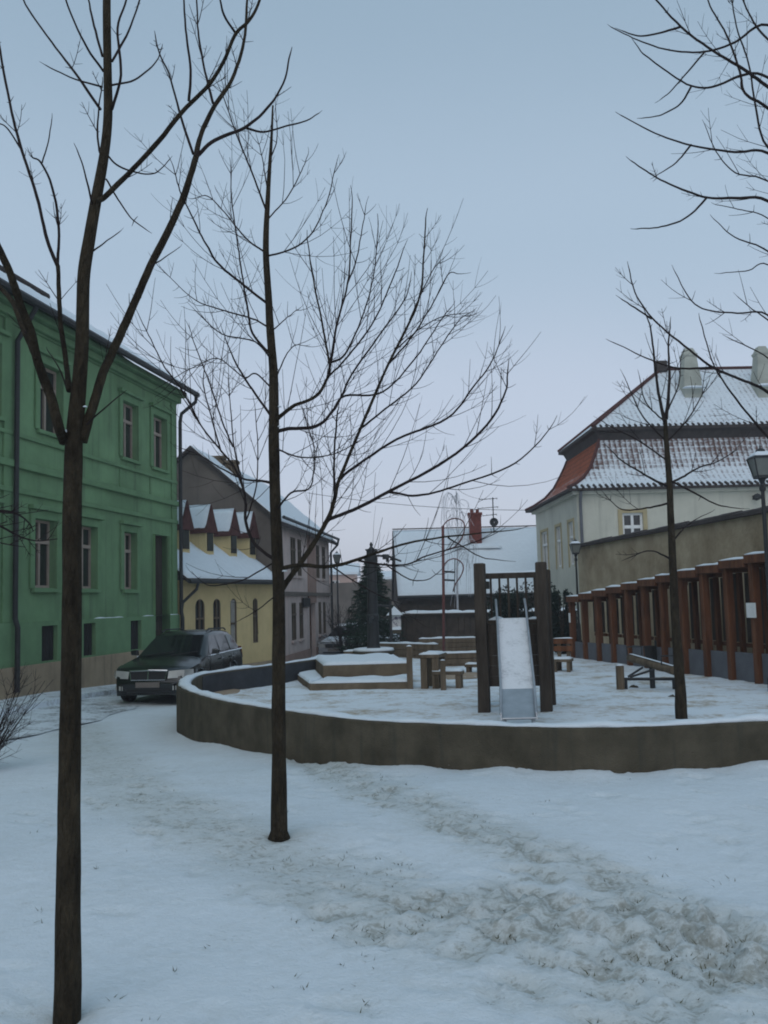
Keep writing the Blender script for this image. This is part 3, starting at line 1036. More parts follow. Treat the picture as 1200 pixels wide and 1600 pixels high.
# ------------------------------------------------------------------ yellow house with dormers
def make_yellow_house():
    P0 = at(284, 960, 30.4)
    P1 = at(428, 960, 36.2)
    fr = Frame((P0.x, P0.y), (P1.x - P0.x, P1.y - P0.y))
    L = (P1 - P0).length + 0.2
    L = math.hypot(P1.x - P0.x, P1.y - P0.y)
    root = thing('yellow_house', (P0.x - 2, P0.y + 3, -0.6), 'single storey yellow house with a snowy roof and four dormers', 'house')
    ZB, ZE = -1.4, 2.55
    def rect(x0, x1, y0, y1):
        s0, _ = fr.hit(x0, (y0 + y1) / 2)
        s1, _ = fr.hit(x1, (y0 + y1) / 2)
        _, a = fr.hit((x0 + x1) / 2, y1)
        _, b = fr.hit((x0 + x1) / 2, y0)
        return [s0, s1, a, b]
    ops = [rect(305, 320, 936, 984), rect(333, 345, 936, 984), rect(360, 370, 933, 990), rect(395, 403, 928, 984)]
    ops = [[q[0], q[1], 0.35, 1.95] if i != 2 else [q[0], q[1], -0.2, 1.95] for i, q in enumerate(ops)]
    m = MB()
    wall_cells(m, fr, -0.1, L, ZB, ZE, ops, 0.22, arch=True)
    m.quad(fr.P(-0.1, -8, ZB), fr.P(-0.1, 0, ZB), fr.P(-0.1, 0, ZE), fr.P(-0.1, -8, ZE))
    m.quad(fr.P(-0.1, -0.8, ZB), fr.P(L, -0.8, ZB), fr.P(L, -0.8, ZE), fr.P(-0.1, -0.8, ZE))
    m.build('wall', M['yellow'], root)
    MB().fbox(fr, -0.1, L - 0.01, 0.002, 0.05, ZB, -0.35).build('plinth', M['plinth'], root)
    for i, q in enumerate(ops):
        window(root, fr, *q, depth=0.07, transom=0.6, mull=i != 2, gm='glass' if i != 2 else 'curtain', fm='wood_mid', bar=0.045)
    zr, depth = 6.05, 4.3
    def rp(s, o):
        return fr.P(s, o, ZE + 0.02 + (0.4 - o) * (zr - ZE) / (depth + 0.4))
    dn = Vector((0, 0, -0.12))
    m = MB()
    a, b, c, d = rp(-0.25, 0.4), rp(L, 0.4), rp(L, -depth), rp(-0.25, -depth)
    m.hexa([a + dn, b + dn, c + dn, d + dn], [a, b, c, d])
    m.hexa([d + dn, c + dn, fr.P(L, -9, ZE) + dn, fr.P(-0.25, -9, ZE) + dn], [d, c, fr.P(L, -9, ZE), fr.P(-0.25, -9, ZE)])
    rf = m.build('roof', M['roof_dark'], root)
    up = Vector((0, 0, 0.004))
    snowcap([rp(-0.23, 0.36) + up, rp(L - 0.02, 0.36) + up, rp(L - 0.02, -depth + 0.05) + up, rp(-0.23, -depth + 0.05) + up], 0.09, 0.25).build('roof_snow', M['snow'], rf, smooth=True)
    MB().tube([fr.P(-0.25, 0.46, ZE - 0.05), fr.P(L, 0.46, ZE - 0.05)], 0.07, 8).build('gutter', M['iron'], root)
    MB().tube([fr.P(0.25, 0.46, ZE - 0.08), fr.P(0.2, 0.42, ZE - 0.3), fr.P(-0.12, 0.12, ZE - 0.7), fr.P(-0.15, 0.1, ZE - 0.9), fr.P(-0.15, 0.1, -0.5)], 0.05, 8).build('downpipe', M['iron'], root)
    # dormers: front face narrow to us, near cheek turned to us
    nrm = (rp(1, 0) - rp(0, 0)).cross(rp(0, -1) - rp(0, 0)).normalized()
    for x, y in ((290, 867), (328, 870), (365, 873), (394.5, 875)):
        s, o, z = fr.hit_plane(x, y, rp(0, 0), None, nrm)
        hw = 0.26
        hgt = 0.95
        zt = z + hgt
        pk = zt + 0.74
        ob = -depth + 0.2
        dm = MB()
        # front wall, two cheeks
        dm.fbox(fr, s - hw, s + hw, o - 0.12, o, z - 0.3, zt)
        dm.poly([fr.P(s - hw, o - 0.121, z - 0.3), fr.P(s - hw, ob, z - 0.3), fr.P(s - hw, ob, zt), fr.P(s - hw, o - 0.121, zt)])
        dm.poly([fr.P(s + hw, o - 0.121, z - 0.3), fr.P(s + hw, ob, z - 0.3), fr.P(s + hw, ob, zt), fr.P(s + hw, o - 0.121, zt)])
        dob = dm.build('dormer', M['yellow'], root)
        g = MB()
        g.add([fr.P(s - hw - 0.10, o + 0.10, zt - 0.12), fr.P(s + hw + 0.10, o + 0.10, zt - 0.12), fr.P(s, o + 0.10, pk + 0.02),
               fr.P(s - hw - 0.10, o + 0.02, zt - 0.12), fr.P(s + hw + 0.10, o + 0.02, zt - 0.12), fr.P(s, o + 0.02, pk + 0.02)],
              [(0, 1, 2), (5, 4, 3), (0, 3, 4, 1), (1, 4, 5, 2), (2, 5, 3, 0)])
        g.build('dormer_gable', M['dormer_red'], dob)
        g = MB()
        for sg in (-1, 1):
            e0 = fr.P(s + sg * (hw + 0.13), o + 0.1, zt - 0.15)
            e1 = fr.P(s + sg * (hw + 0.13), ob, zt - 0.15)
            r0, r1 = fr.P(s, o + 0.1, pk + 0.04), fr.P(s, ob, pk + 0.04)
            dd = Vector((0, 0, 0.08))
            g.hexa([e0, r0, r1, e1], [e0 + dd, r0 + dd, r1 + dd, e1 + dd])
        g.build('dormer_roof', M['dormer_red'], dob)
        for sg in (-1, 1):
            e0 = fr.P(s + sg * (hw + 0.10), o + 0.04, zt - 0.03)
            e1 = fr.P(s + sg * (hw + 0.10), ob, zt - 0.03)
            r0, r1 = fr.P(s, o + 0.04, pk + 0.13), fr.P(s, ob, pk + 0.13)
            if sg < 0:
                snowcap([e0, r0, r1, e1], 0.07, 0.2, s).build('dormer_snow', M['snow'], dob, smooth=True)
            else:
                snowcap([e0, e1, r1, r0], 0.07, 0.2, s).build('dormer_snow', M['snow'], dob, smooth=True)
        MB().fbox(fr, s - hw + 0.07, s + hw - 0.07, o + 0.003, o + 0.03, z + 0.2, zt - 0.12).build('dormer_window', M['glass'], dob)
make_yellow_house()

# ------------------------------------------------------------------ pink house with grey gable
def make_pink_house():
    P0 = at(428, 960, 36.6)
    P1 = at(516, 960, 50.0)
    fr = Frame((P0.x, P0.y), (P1.x - P0.x, P1.y - P0.y))
    L = math.hypot(P1.x - P0.x, P1.y - P0.y)
    root = thing('pink_house', (P0.x - 3, P0.y + 6, -1), 'pale pink two storey house whose grey gable rises behind the dormers', 'house')
    ZB, ZE = -2.0, 5.0
    W = 6.3
    zr = 7.75
    def rect(x0, x1, y0, y1):
        s0, _ = fr.hit(x0, (y0 + y1) / 2)
        s1, _ = fr.hit(x1, (y0 + y1) / 2)
        _, a = fr.hit((x0 + x1) / 2, y1)
        _, b = fr.hit((x0 + x1) / 2, y0)
        return [s0, s1, a, b]
    up_ = [rect(454, 462, 850, 900), rect(465, 471, 850, 898), rect(494, 499, 857, 898), rect(503, 508, 858, 897)]
    lo_ = [rect(456, 463, 948, 1012), rect(468, 474, 955, 1000), rect(498, 502, 942, 990), rect(505, 509, 940, 988)]
    dr = rect(484, 493, 942, 1015)
    ops = [[q[0], q[1], 2.9, 4.5] for q in up_] + [[q[0], q[1], 0.2, 1.75] for q in lo_] + [[dr[0], dr[1], -1.0, 1.7]]
    m = MB()
    wall_cells(m, fr, 0, L, ZB, ZE, ops, 0.2)
    m.quad(fr.P(L, 0, ZB), fr.P(L, -W, ZB), fr.P(L, -W, ZE), fr.P(L, 0, ZE))
    m.quad(fr.P(L, -W, ZB), fr.P(0, -W, ZB), fr.P(0, -W, ZE), fr.P(L, -W, ZE))
    m.quad(fr.P(0, -0.8, ZB), fr.P(L, -0.8, ZB), fr.P(L, -0.8, ZE), fr.P(0, -0.8, ZE))
    m.build('wall', M['pink'], root)
    for q in ops[:-1]:
        window(root, fr, *q, depth=0.06, bar=0.06, sill='pink', fm='wood_mid')
    a, b, c, d = ops[-1]
    MB().fbox(fr, a, b, -0.3, -0.22, c, d).build('door', M['wood_red'], root)
    # dusty red centre bay panel
    MB().fbox(fr, dr[0] - 0.35, dr[1] + 0.2, 0.004, 0.05, 1.72, ZE - 0.2).build('centre_bay', M['pink_dark'], root)
    MB().fbox(fr, -0.02, L + 0.02, 0.003, 0.12, 2.05, 2.2).build('string_course', M['grey_plaster'], root)
    for s0, s1 in ((0, dr[0] - 0.05), (dr[1] + 0.05, L + 0.02)):
        MB().fbox(fr, s0, s1, 0.003, 0.06, ZB, -0.35).build('plinth', M['pink_dark'], root)
    s, _ = fr.hit(471, 955)
    MB().fbox(fr, s, s + 1.6, 0.06, 0.12, 1.55, 1.95).build('shop_board', M['dark'], root)
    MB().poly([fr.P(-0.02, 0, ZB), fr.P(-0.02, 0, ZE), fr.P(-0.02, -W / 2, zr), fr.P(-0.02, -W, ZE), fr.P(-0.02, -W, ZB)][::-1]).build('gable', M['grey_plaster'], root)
    m = MB()
    k = (zr - ZE) / (W / 2)
    dn = Vector((0, 0, -0.15))
    def rp(s, o):
        return fr.P(s, o, ZE + 0.16 + (k * (-o) if o > -W / 2 else k * (W + o)))
    for o0, o1 in ((0.4, -W / 2), (-W / 2 - 0.001, -W - 0.4)):
        a, b, c, d = rp(-0.22, o0), rp(L + 0.25, o0), rp(L + 0.25, o1), rp(-0.22, o1)
        m.hexa([a + dn, b + dn, c + dn, d + dn], [a, b, c, d])
    rf = m.build('roof', M['roof_dark'], root)
    e = Vector((0, 0, 0.004))
    snowcap([rp(-0.2, 0.34) + e, rp(L + 0.2, 0.34) + e, rp(L + 0.2, -W / 2 + 0.03) + e, rp(-0.2, -W / 2 + 0.03) + e], 0.09, 0.3, 3).build('roof_snow', M['snow'], rf, smooth=True)
    for px, py, hh in ((341, 712, 0.75), (362, 715, 0.65)):
        q = at(px, py + 6, 39.5) - Vector((0, 0, 0.75))
        c = MB()
        c.box((q.x, q.y, q.z + 0.0), (0.5, 0.5, hh * 2))
        c.box((q.x, q.y, q.z + hh + 0.06), (0.6, 0.6, 0.12))
        c.build('chimney', M['wood_mid'], rf, bevel=0.02)
    MB().tube([fr.P(-0.2, 0.48, ZE + 0.0), fr.P(L + 0.3, 0.48, ZE + 0.0)], 0.07, 8).build('gutter', M['iron'], root)
    MB().tube([fr.P(L + 0.2, 0.48, ZE - 0.03), fr.P(L + 0.15, 0.44, ZE - 0.3), fr.P(L, 0.1, ZE - 0.7), fr.P(L, 0.1, -1.0)], 0.06, 8).build('downpipe', M['iron'], root)
make_pink_house()

# ------------------------------------------------------------------ cream house with mansard roof
MC = at(902, 800, 38.0)
MF = Frame((MC.x, MC.y), (1.0, 0.03))          # s to the right, o towards us
M['tile_front'] = roof_tiles('snowy_clay_tiles', MF.d, (0.145, 0.082, 0.068), 0.50, 0.92)
M['tile_upper'] = roof_tiles('deep_snow_tiles', MF.d, (0.16, 0.10, 0.09), 0.55, 0.95)
M['tile_bare'] = roof_tiles('bare_orange_tiles', MF.n, (0.36, 0.10, 0.045), -0.1, 0.40)
def make_mansion():
    root = thing('mansard_house', (MC.x + 6, MC.y + 4, 0), 'large cream house with a red tiled mansard roof under snow', 'house')
    Wd, D = 17.0, 8.8
    ZB, ZE = -2, 5.95
    def rect(x0, x1, y0, y1):
        s0, a = MF.hit(x0, y1)
        s1, b = MF.hit(x1, y0)
        return [s0, s1, a, b]
    q = rect(974, 1004, 801, 845)
    ops = [[q[0], q[1], q[3] - 1.45, q[3]]]
    m = MB()
    wall_cells(m, MF, 0, Wd, ZB, ZE, ops, 0.2)
    LF = Frame((MC.x, MC.y), tuple((-MF.n)[:2]))
    LF.n = -MF.d
    lops = []
    for x0, x1, y0, y1 in ((846, 856, 818, 872), (869, 877, 808, 872), (889, 897, 802, 840)):
        s0, _ = LF.hit(x0, 840)
        s1, _ = LF.hit(x1, 840)
        lops.append([min(s0, s1), max(s0, s1), 3.0, 4.75])
    wall_cells(m, LF, 0, D, ZB, ZE, lops, 0.18)
    m.quad(MF.P(Wd, 0, ZB), MF.P(Wd, -D, ZB), MF.P(Wd, -D, ZE), MF.P(Wd, 0, ZE))
    m.quad(MF.P(0, -D, ZB), MF.P(Wd, -D, ZB), MF.P(Wd, -D, ZE), MF.P(0, -D, ZE))
    m.quad(MF.P(0.9, -0.9, ZB), MF.P(Wd, -0.9, ZB), MF.P(Wd, -0.9, ZE), MF.P(0.9, -0.9, ZE))
    m.quad(LF.P(0.9, -0.9, ZB), LF.P(D, -0.9, ZB), LF.P(D, -0.9, ZE), LF.P(0.9, -0.9, ZE))
    m.build('wall', M['cream'], root)
    for i, w_ in enumerate(ops):
        window(root, MF, *w_, depth=0.14, fm='white', transom=0.62, bar=0.09)
        a, b, c, d = w_
        m = MB()
        m.fbox(MF, a - 0.17, a - 0.002, 0.002, 0.04, c, d + 0.15)
        m.fbox(MF, b + 0.002, b + 0.17, 0.002, 0.04, c, d + 0.15)
        m.fbox(MF, a - 0.002, b + 0.002, 0.002, 0.038, d + 0.002, d + 0.15)
        m.build('window_surround', M['cream_trim'], root)
    for w_ in lops:
        window(root, LF, *w_, depth=0.12, fm='white', gm='curtain', transom=0.65, bar=0.07)
        a, b, c, d = w_
        m = MB()
        m.fbox(LF, a - 0.14, a - 0.002, 0.002, 0.035, c - 0.1, d + 0.12)
        m.fbox(LF, b + 0.002, b + 0.14, 0.002, 0.035, c - 0.1, d + 0.12)
        m.fbox(LF, a - 0.002, b + 0.002, 0.002, 0.033, d + 0.002, d + 0.12)
        m.build('window_surround', M['cream_trim'], root)
    # cornice
    m = MB()
    m.fbox(MF, -0.2, Wd, 0.002, 0.2, ZE - 0.22, ZE - 0.04)
    m.fbox(LF, 0.002, D, 0.002, 0.2, ZE - 0.22, ZE - 0.04)
    m.build('eaves_cornice', M['cream'], root)
    MB().tube([MF.P(0.12, 0.3, ZE - 0.1), MF.P(0.12, 0.1, ZE - 0.5), MF.P(0.12, 0.1, 0)], 0.06, 8).build('downpipe', M['greypanel'], root)
    # mansard
    lower = [(-0.42, 5.95), (-0.05, 6.12), (0.40, 6.42), (0.78, 6.85), (1.06, 7.4), (1.24, 7.8), (1.36, 8.12)]
    upper = [(1.02, 8.62), (D / 2, 11.75)]
    def corner(i, z):
        e = i if i < 2 else 5.1            # the ridge starts further in than the hips' depth
        return [MF.P(e, -i, z), MF.P(Wd - e, -i, z), MF.P(Wd - e, -D + i, z), MF.P(e, -D + i, z)]
    def slope(rows, side, mt, name, n=1):
        m = MB()
        rr = []
        for i, z in rows:
            c = corner(i, z)
            a, b = c[side], c[(side + 1) % 4]
            rr.append([a.lerp(b, k / n) for k in range(n + 1)])
        m.loft(rr, closed=False, cap=False)
        return m.build(name, M[mt], root, smooth=False)
    for side, mt in ((0, 'tile_front'), (1, 'tile_front'), (2, 'tile_front'), (3, 'tile_bare')):
        slope(lower, side, mt, 'lower_roof_slope')
    for side, mt in ((0, 'tile_upper'), (1, 'tile_upper'), (2, 'tile_upper'), (3, 'tile_front')):
        slope(upper, side, mt, 'upper_roof_slope')
    # eaves boards and soffits, coloured dark to carry the shade under each eave
    m = MB()
    m.loft([corner(-0.42, 5.95), corner(-0.42, 5.86), corner(0.0, 5.86)], closed=True, cap=False)
    m.loft([corner(1.02, 8.62), corner(1.02, 8.50), corner(1.22, 8.44), corner(1.37, 8.10)], closed=True, cap=False)
    m.build('eaves_shade_board', M['roof_dark'], root)
    # tile ends along both front eaves
    m = MB()
    for z, i, r in ((5.97, -0.42, 0.055), (8.63, 1.02, 0.055)):
        n = int((Wd - 2 * i) / 0.24)
        for k in range(n):
            p = MF.P(i + 0.12 + k * 0.24, -i, z)
            m.tube([p + MF.n * 0.05, p - MF.n * 0.25 + Vector((0, 0, 0.12))], r, 5)
    m.build('eaves_tiles', M['roof_dark'], root, kind='stuff')
    # hips
    m = MB()
    def cap_line(pts, r):
        m.tube(pts, r, 6)
    c0 = [corner(i, z)[0] for i, z in lower]
    c3 = [corner(i, z)[3] for i, z in lower]
    cap_line([p + Vector((0, 0, 0.04)) for p in c0], 0.07)
    cap_line([p + Vector((0, 0, 0.04)) for p in c3], 0.07)
    cap_line([corner(1.02, 8.66)[0], corner(D / 2, 11.8)[0]], 0.08)
    cap_line([corner(1.02, 8.66)[3], corner(D / 2, 11.8)[3]], 0.08)
    cap_line([corner(D / 2, 11.8)[0], corner(D / 2, 11.8)[1]], 0.07)
    m.build('hip_capping', M['dormer_red'], root)
    q = corner(D / 2, 11.7)[0]
    m = MB()
    m.box((q.x, q.y, q.z + 0.2), (0.5, 0.5, 0.5))
    m.build('ridge_block', M['roof_dark'], root, bevel=0.05)
    # plastered chimneys, wider at the foot
    for px in (1078, 1192):
        q = at(px, 600, 41.2)
        m = MB()
        rings = []
        for h, z in ((0.42, 9.0), (0.38, 11.0), (0.31, 11.5), (0.27, 11.95), (0.31, 12.0), (0.31, 12.08), (0.26, 12.12), (0.17, 12.34), (0.15, 12.36)):
            rings.append([MF.P(0, 0, 0) * 0 + Vector((q.x, q.y, z)) + MF.d * (h * a) + MF.n * (h * b) for a, b in ((-1, 1), (1, 1), (1, -1), (-1, -1))])
        m.loft(rings)
        ch = m.build('chimney', M['chimney'], root, bevel=0.02)
        snowcap([Vector((q.x, q.y, 10.5)) + MF.d * a * 0.5 + MF.n * b for a, b in ((-1, 0.75), (1, 0.75), (1, 0.46), (-1, 0.46))], 0.10, 0.1).build('chimney_snow', M['snow'], ch, smooth=True)
    # small round vent lamp on the wall
    s, z = MF.hit(1177, 776)
    MB().tube([MF.P(s, 0.0, z), MF.P(s, 0.1, z), MF.P(s, 0.35, z - 0.05), MF.P(s, 0.36, z - 0.12)], [0.05, 0.05, 0.16, 0.2], 8).build('wall_lamp', M['iron'], root)
make_mansion()

# ------------------------------------------------------------------ yard wall below the mansard house
def make_yard_wall():
    A = at(904, 900, 32.0)
    B = at(1200, 900, 20.0)
    d = (B - A)
    fr = Frame((A.x, A.y), (d.x, d.y))
    L = math.hypot(d.x, d.y)
    z0 = 1.75 + 78 / 1500 * 32.0
    z0 = at(904, 856, 32.0).z
    z1 = at(1200, 802, 20.0).z
    root = thing('yard_wall', (A.x, A.y, 0), 'high stained plaster yard wall with sloping dark coping', 'wall')
    n = 40
    L2 = L * 1.5
    rings = []
    for i in range(n + 1):
        s = L2 * i / n
        z = z0 + (z1 - z0) * s / L
        rings.append([fr.P(s, 0, -1.0), fr.P(s, 0.03 * noise.noise(Vector((s * 0.6, 0, 0))), z), fr.P(s, -0.4, z), fr.P(s, -0.4, -1)])
    m = MB()
    m.loft(rings)
    m.build('wall_body', M['yardwall'], root)
    k = 0
    s = 0.0
    while s < L2:
        e = min(s + 0.9, L2)
        za, zb = z0 + (z1 - z0) * s / L, z0 + (z1 - z0) * (e - 0.01) / L
        m = MB()
        jz = 0.012 * (k % 3)
        b = [fr.P(s, 0.14, za + 0.002), fr.P(e - 0.012, 0.14, zb + 0.002), fr.P(e - 0.012, -0.52, zb + 0.002), fr.P(s, -0.52, za + 0.002)]
        t = [fr.P(s, 0.13, za + 0.08 + jz), fr.P(e - 0.012, 0.13, zb + 0.08 + jz), fr.P(e - 0.012, -0.2, zb + 0.17 + jz), fr.P(s, -0.2, za + 0.17 + jz)]
        m.hexa(b, t)
        m.build('coping_slab', M['roof_dark'], root)
        s = e
        k += 1
make_yard_wall()
# ------------------------------------------------------------------ white-roofed house in the background
def make_snow_roof_house():
    fr = Frame((at(624, 930, 47.0).x, 47.0), (1, 0.02))
    root = thing('snow_roof_house', (4, 50, -1.2), 'long low house under one broad unbroken snowy roof', 'house')
    L, D = 13.0, 10.0
    ZB, ZE = -2.5, at(624, 927, 47.0).z
    zr = at(624, 829, 52.0).z
    m = MB()
    m.quad(fr.P(0, 0, ZB), fr.P(L, 0, ZB), fr.P(L, 0, ZE), fr.P(0, 0, ZE))
    m.poly([fr.P(0, 0, ZB), fr.P(0, 0, ZE), fr.P(0, -D / 2, zr - 0.1), fr.P(0, -D, ZE), fr.P(0, -D, ZB)])
    m.poly([fr.P(L, 0, ZB), fr.P(L, 0, ZE), fr.P(L, -D / 2, zr - 0.1), fr.P(L, -D, ZE), fr.P(L, -D, ZB)])
    m.quad(fr.P(0, -D, ZB), fr.P(L, -D, ZB), fr.P(L, -D, ZE), fr.P(0, -D, ZE))
    m.build('wall', M['brownwall'], root)
    def rp(s, o):
        return fr.P(s, o, zr - abs(o + D / 2) * (zr - ZE) / (D / 2))
    m = MB()
    dn = Vector((0, 0, -0.14))
    for o0, o1 in ((0.35, -D / 2), (-D / 2 - 0.001, -D - 0.35)):
        a, b, c, d = rp(-0.12, o0), rp(L, o0), rp(L, o1), rp(-0.12, o1)
        m.hexa([a + dn, b + dn, c + dn, d + dn], [a, b, c, d])
    rf = m.build('roof', M['roof_dark'], root)
    e = Vector((0, 0, 0.004))
    snowcap([rp(-0.08, 0.33) + e, rp(L, 0.33) + e, rp(L, -D / 2 + 0.05) + e, rp(-0.08, -D / 2 + 0.05) + e], 0.12, 0.3, 9).build('roof_snow', M['snow'], rf, smooth=True)
    MB().tube([rp(-0.12, -D / 2) + e * 20, rp(L, -D / 2) + e * 20], 0.035, 6).build('ridge_capping', M['roof_dark'], rf)
    MB().tube([fr.P(-0.1, 0.42, ZE - 0.2), fr.P(L, 0.42, ZE - 0.2)], 0.08, 8).build('gutter', M['iron'], root)
    q = at(743, 845, 50.8)
    m = MB()
    m.box((q.x, q.y, q.z + 0.35), (0.62, 0.62, 2.2))
    m.box((q.x, q.y, q.z + 1.42), (0.74, 0.74, 0.12))
    m.box((q.x, q.y, q.z + 1.3), (0.68, 0.68, 0.1))
    ch = m.build('chimney', M['brick_red'], rf)
    m = MB()
    for dx in (-0.15, 0.15):
        m.tube([(q.x + dx, q.y, q.z + 1.47), (q.x + dx, q.y, q.z + 1.68)], 0.09, 8)
    m.build('chimney_pot', M['brick_red'], ch)
    snowcap([(q.x - 1.2, q.y - 0.75, q.z - 0.45), (q.x + 1.3, q.y - 0.75, q.z - 0.45), (q.x + 1.0, q.y - 0.34, q.z - 0.2), (q.x - 0.5, q.y - 0.34, q.z - 0.2)], 0.1, 0.15).build('chimney_snow', M['snow'], ch, smooth=True)
    # aerial
    b = at(772, 838, 51.5)
    r = MB()
    top = b.z + 2.1
    r.tube([(b.x, b.y, b.z - 0.4), (b.x, b.y, top)], 0.03, 6)
    for z, L_, n in ((top - 0.08, 0.75, 6), (top - 0.55, 0.85, 5), (top - 0.95, 0.6, 4)):
        r.tube([(b.x - L_, b.y - 0.2, z - 0.05), (b.x + L_ * 0.35, b.y + 0.1, z + 0.05)], 0.018, 5)
        for k in range(n):
            x = b.x - L_ + k * L_ * 1.3 / (n - 1)
            y = b.y - 0.2 + k * 0.3 / (n - 1)
            r.tube([(x - 0.06, y - 0.22, z), (x + 0.06, y + 0.22, z)], 0.012, 4)
    # small dish
    rings = []
    for k in range(4):
        rr = (0.04, 0.13, 0.2, 0.24)[k]
        yy = (0.10, 0.08, 0.04, 0.0)[k]
        rings.append([(b.x + rr * math.cos(t * math.pi / 6), b.y - 0.2 + yy, b.z + 0.75 + rr * math.sin(t * math.pi / 6)) for t in range(12)])
    r.loft(rings, cap=False)
    r.build('roof_aerial', M['iron'], rf)
make_snow_roof_house()

def make_back_wall():
    A, B = at(626, 962, 39.0), at(900, 955, 36.0)
    fr = Frame((A.x, A.y), (B.x - A.x, B.y - A.y))
    L = math.hypot(B.x - A.x, B.y - A.y)
    root = thing('board_wall', (A.x, A.y, -1.4), 'dark brown board wall topped with snow before the long snowy roof', 'wall')
    n = int(L / 0.24)
    for k in range(n):
        s = k * L / n
        j = 0.03 * noise.noise(Vector((k * 1.3, 0, 0)))
        MB().fbox(fr, s + 0.006, s + L / n - 0.006, -0.03 + j, 0.0 + j, -1.5, A.z).build('board', M['brownwall'], root)
    MB().fbox(fr, 0, L, -0.12, -0.045, -1.5, A.z - 0.01).build('backing', M['brownwall'], root)
    MB().fbox(fr, -0.05, L, -0.28, 0.14, A.z + 0.002, A.z + 0.07).build('cap_board', M['brownwall'], root)
    snowcap([fr.P(-0.04, 0.13, A.z + 0.072), fr.P(L, 0.13, A.z + 0.072), fr.P(L, -0.27, A.z + 0.072), fr.P(-0.04, -0.27, A.z + 0.072)], 0.13, 0.2, 4).build('snow_cap', M['snow'], root, smooth=True)
make_back_wall()

def far_house(px0, px1, y, ez, rz, mt, label, name='far_house'):
    a, b = at(px0, 930, y), at(px1, 930, y)
    root = thing(name, ((a.x + b.x) / 2, y, -2), label, 'house')
    fr = Frame((a.x, a.y), (1, 0))
    L = b.x - a.x
    ops = []
    k = 0.7
    while k + 0.9 < L:
        ops.append([k, k + 0.75, ez - 1.5, ez - 0.5])
        k += 1.7
    m = MB()
    wall_cells(m, fr, 0, L, -3, ez, ops, 0.15)
    m.quad(fr.P(0, 0, -3), fr.P(0, -6, -3), fr.P(0, -6, ez), fr.P(0, 0, ez))
    m.quad(fr.P(L, 0, -3), fr.P(L, -6, -3), fr.P(L, -6, ez), fr.P(L, 0, ez))
    m.quad(fr.P(0, -6, -3), fr.P(L, -6, -3), fr.P(L, -6, ez), fr.P(0, -6, ez))
    m.poly([fr.P(0, 0, ez), fr.P(0, -3, rz), fr.P(0, -6, ez)])
    m.poly([fr.P(L, 0, ez), fr.P(L, -3, rz), fr.P(L, -6, ez)])
    m.build('wall', M[mt], root)
    for q in ops:
        window(root, fr, *q, depth=0.12, fm='white', bar=0.07)
    m = MB()
    for o0, o1, z0, z1 in ((0.3, -3, ez, rz), (-3.001, -6.3, rz, ez)):
        A, B, C, D = fr.P(-0.3, o0, z0), fr.P(L + 0.3, o0, z0), fr.P(L + 0.3, o1, z1), fr.P(-0.3, o1, z1)
        up = Vector((0, 0, 0.2))
        m.hexa([A, B, C, D], [A + up, B + up, C + up, D + up])
    m.build('snowy_roof', M['snow'], root)
far_house(505, 556, 85, at(530, 898, 85).z, at(530, 884, 88).z, 'farhouse', 'far peach house glimpsed between the pink house and spruce')
far_house(590, 640, 75, at(610, 905, 75).z, at(610, 896, 78).z, 'fartan', 'far tan house glimpsed just right of the pump')

def make_retaining():
    a, b = at(518, 905, 66), at(640, 908, 62)
    fr = Frame((a.x, a.y), (b.x - a.x, b.y - a.y))
    L = (b - a).length
    o = MB().fbox(fr, -1, L + 3, -0.5, 0, -3, at(530, 911, 66).z).build('dark_wall', M['grey_plaster'])
    tag(o, 'dull grey wall behind the spruce and bare bushes', 'wall')
make_retaining()

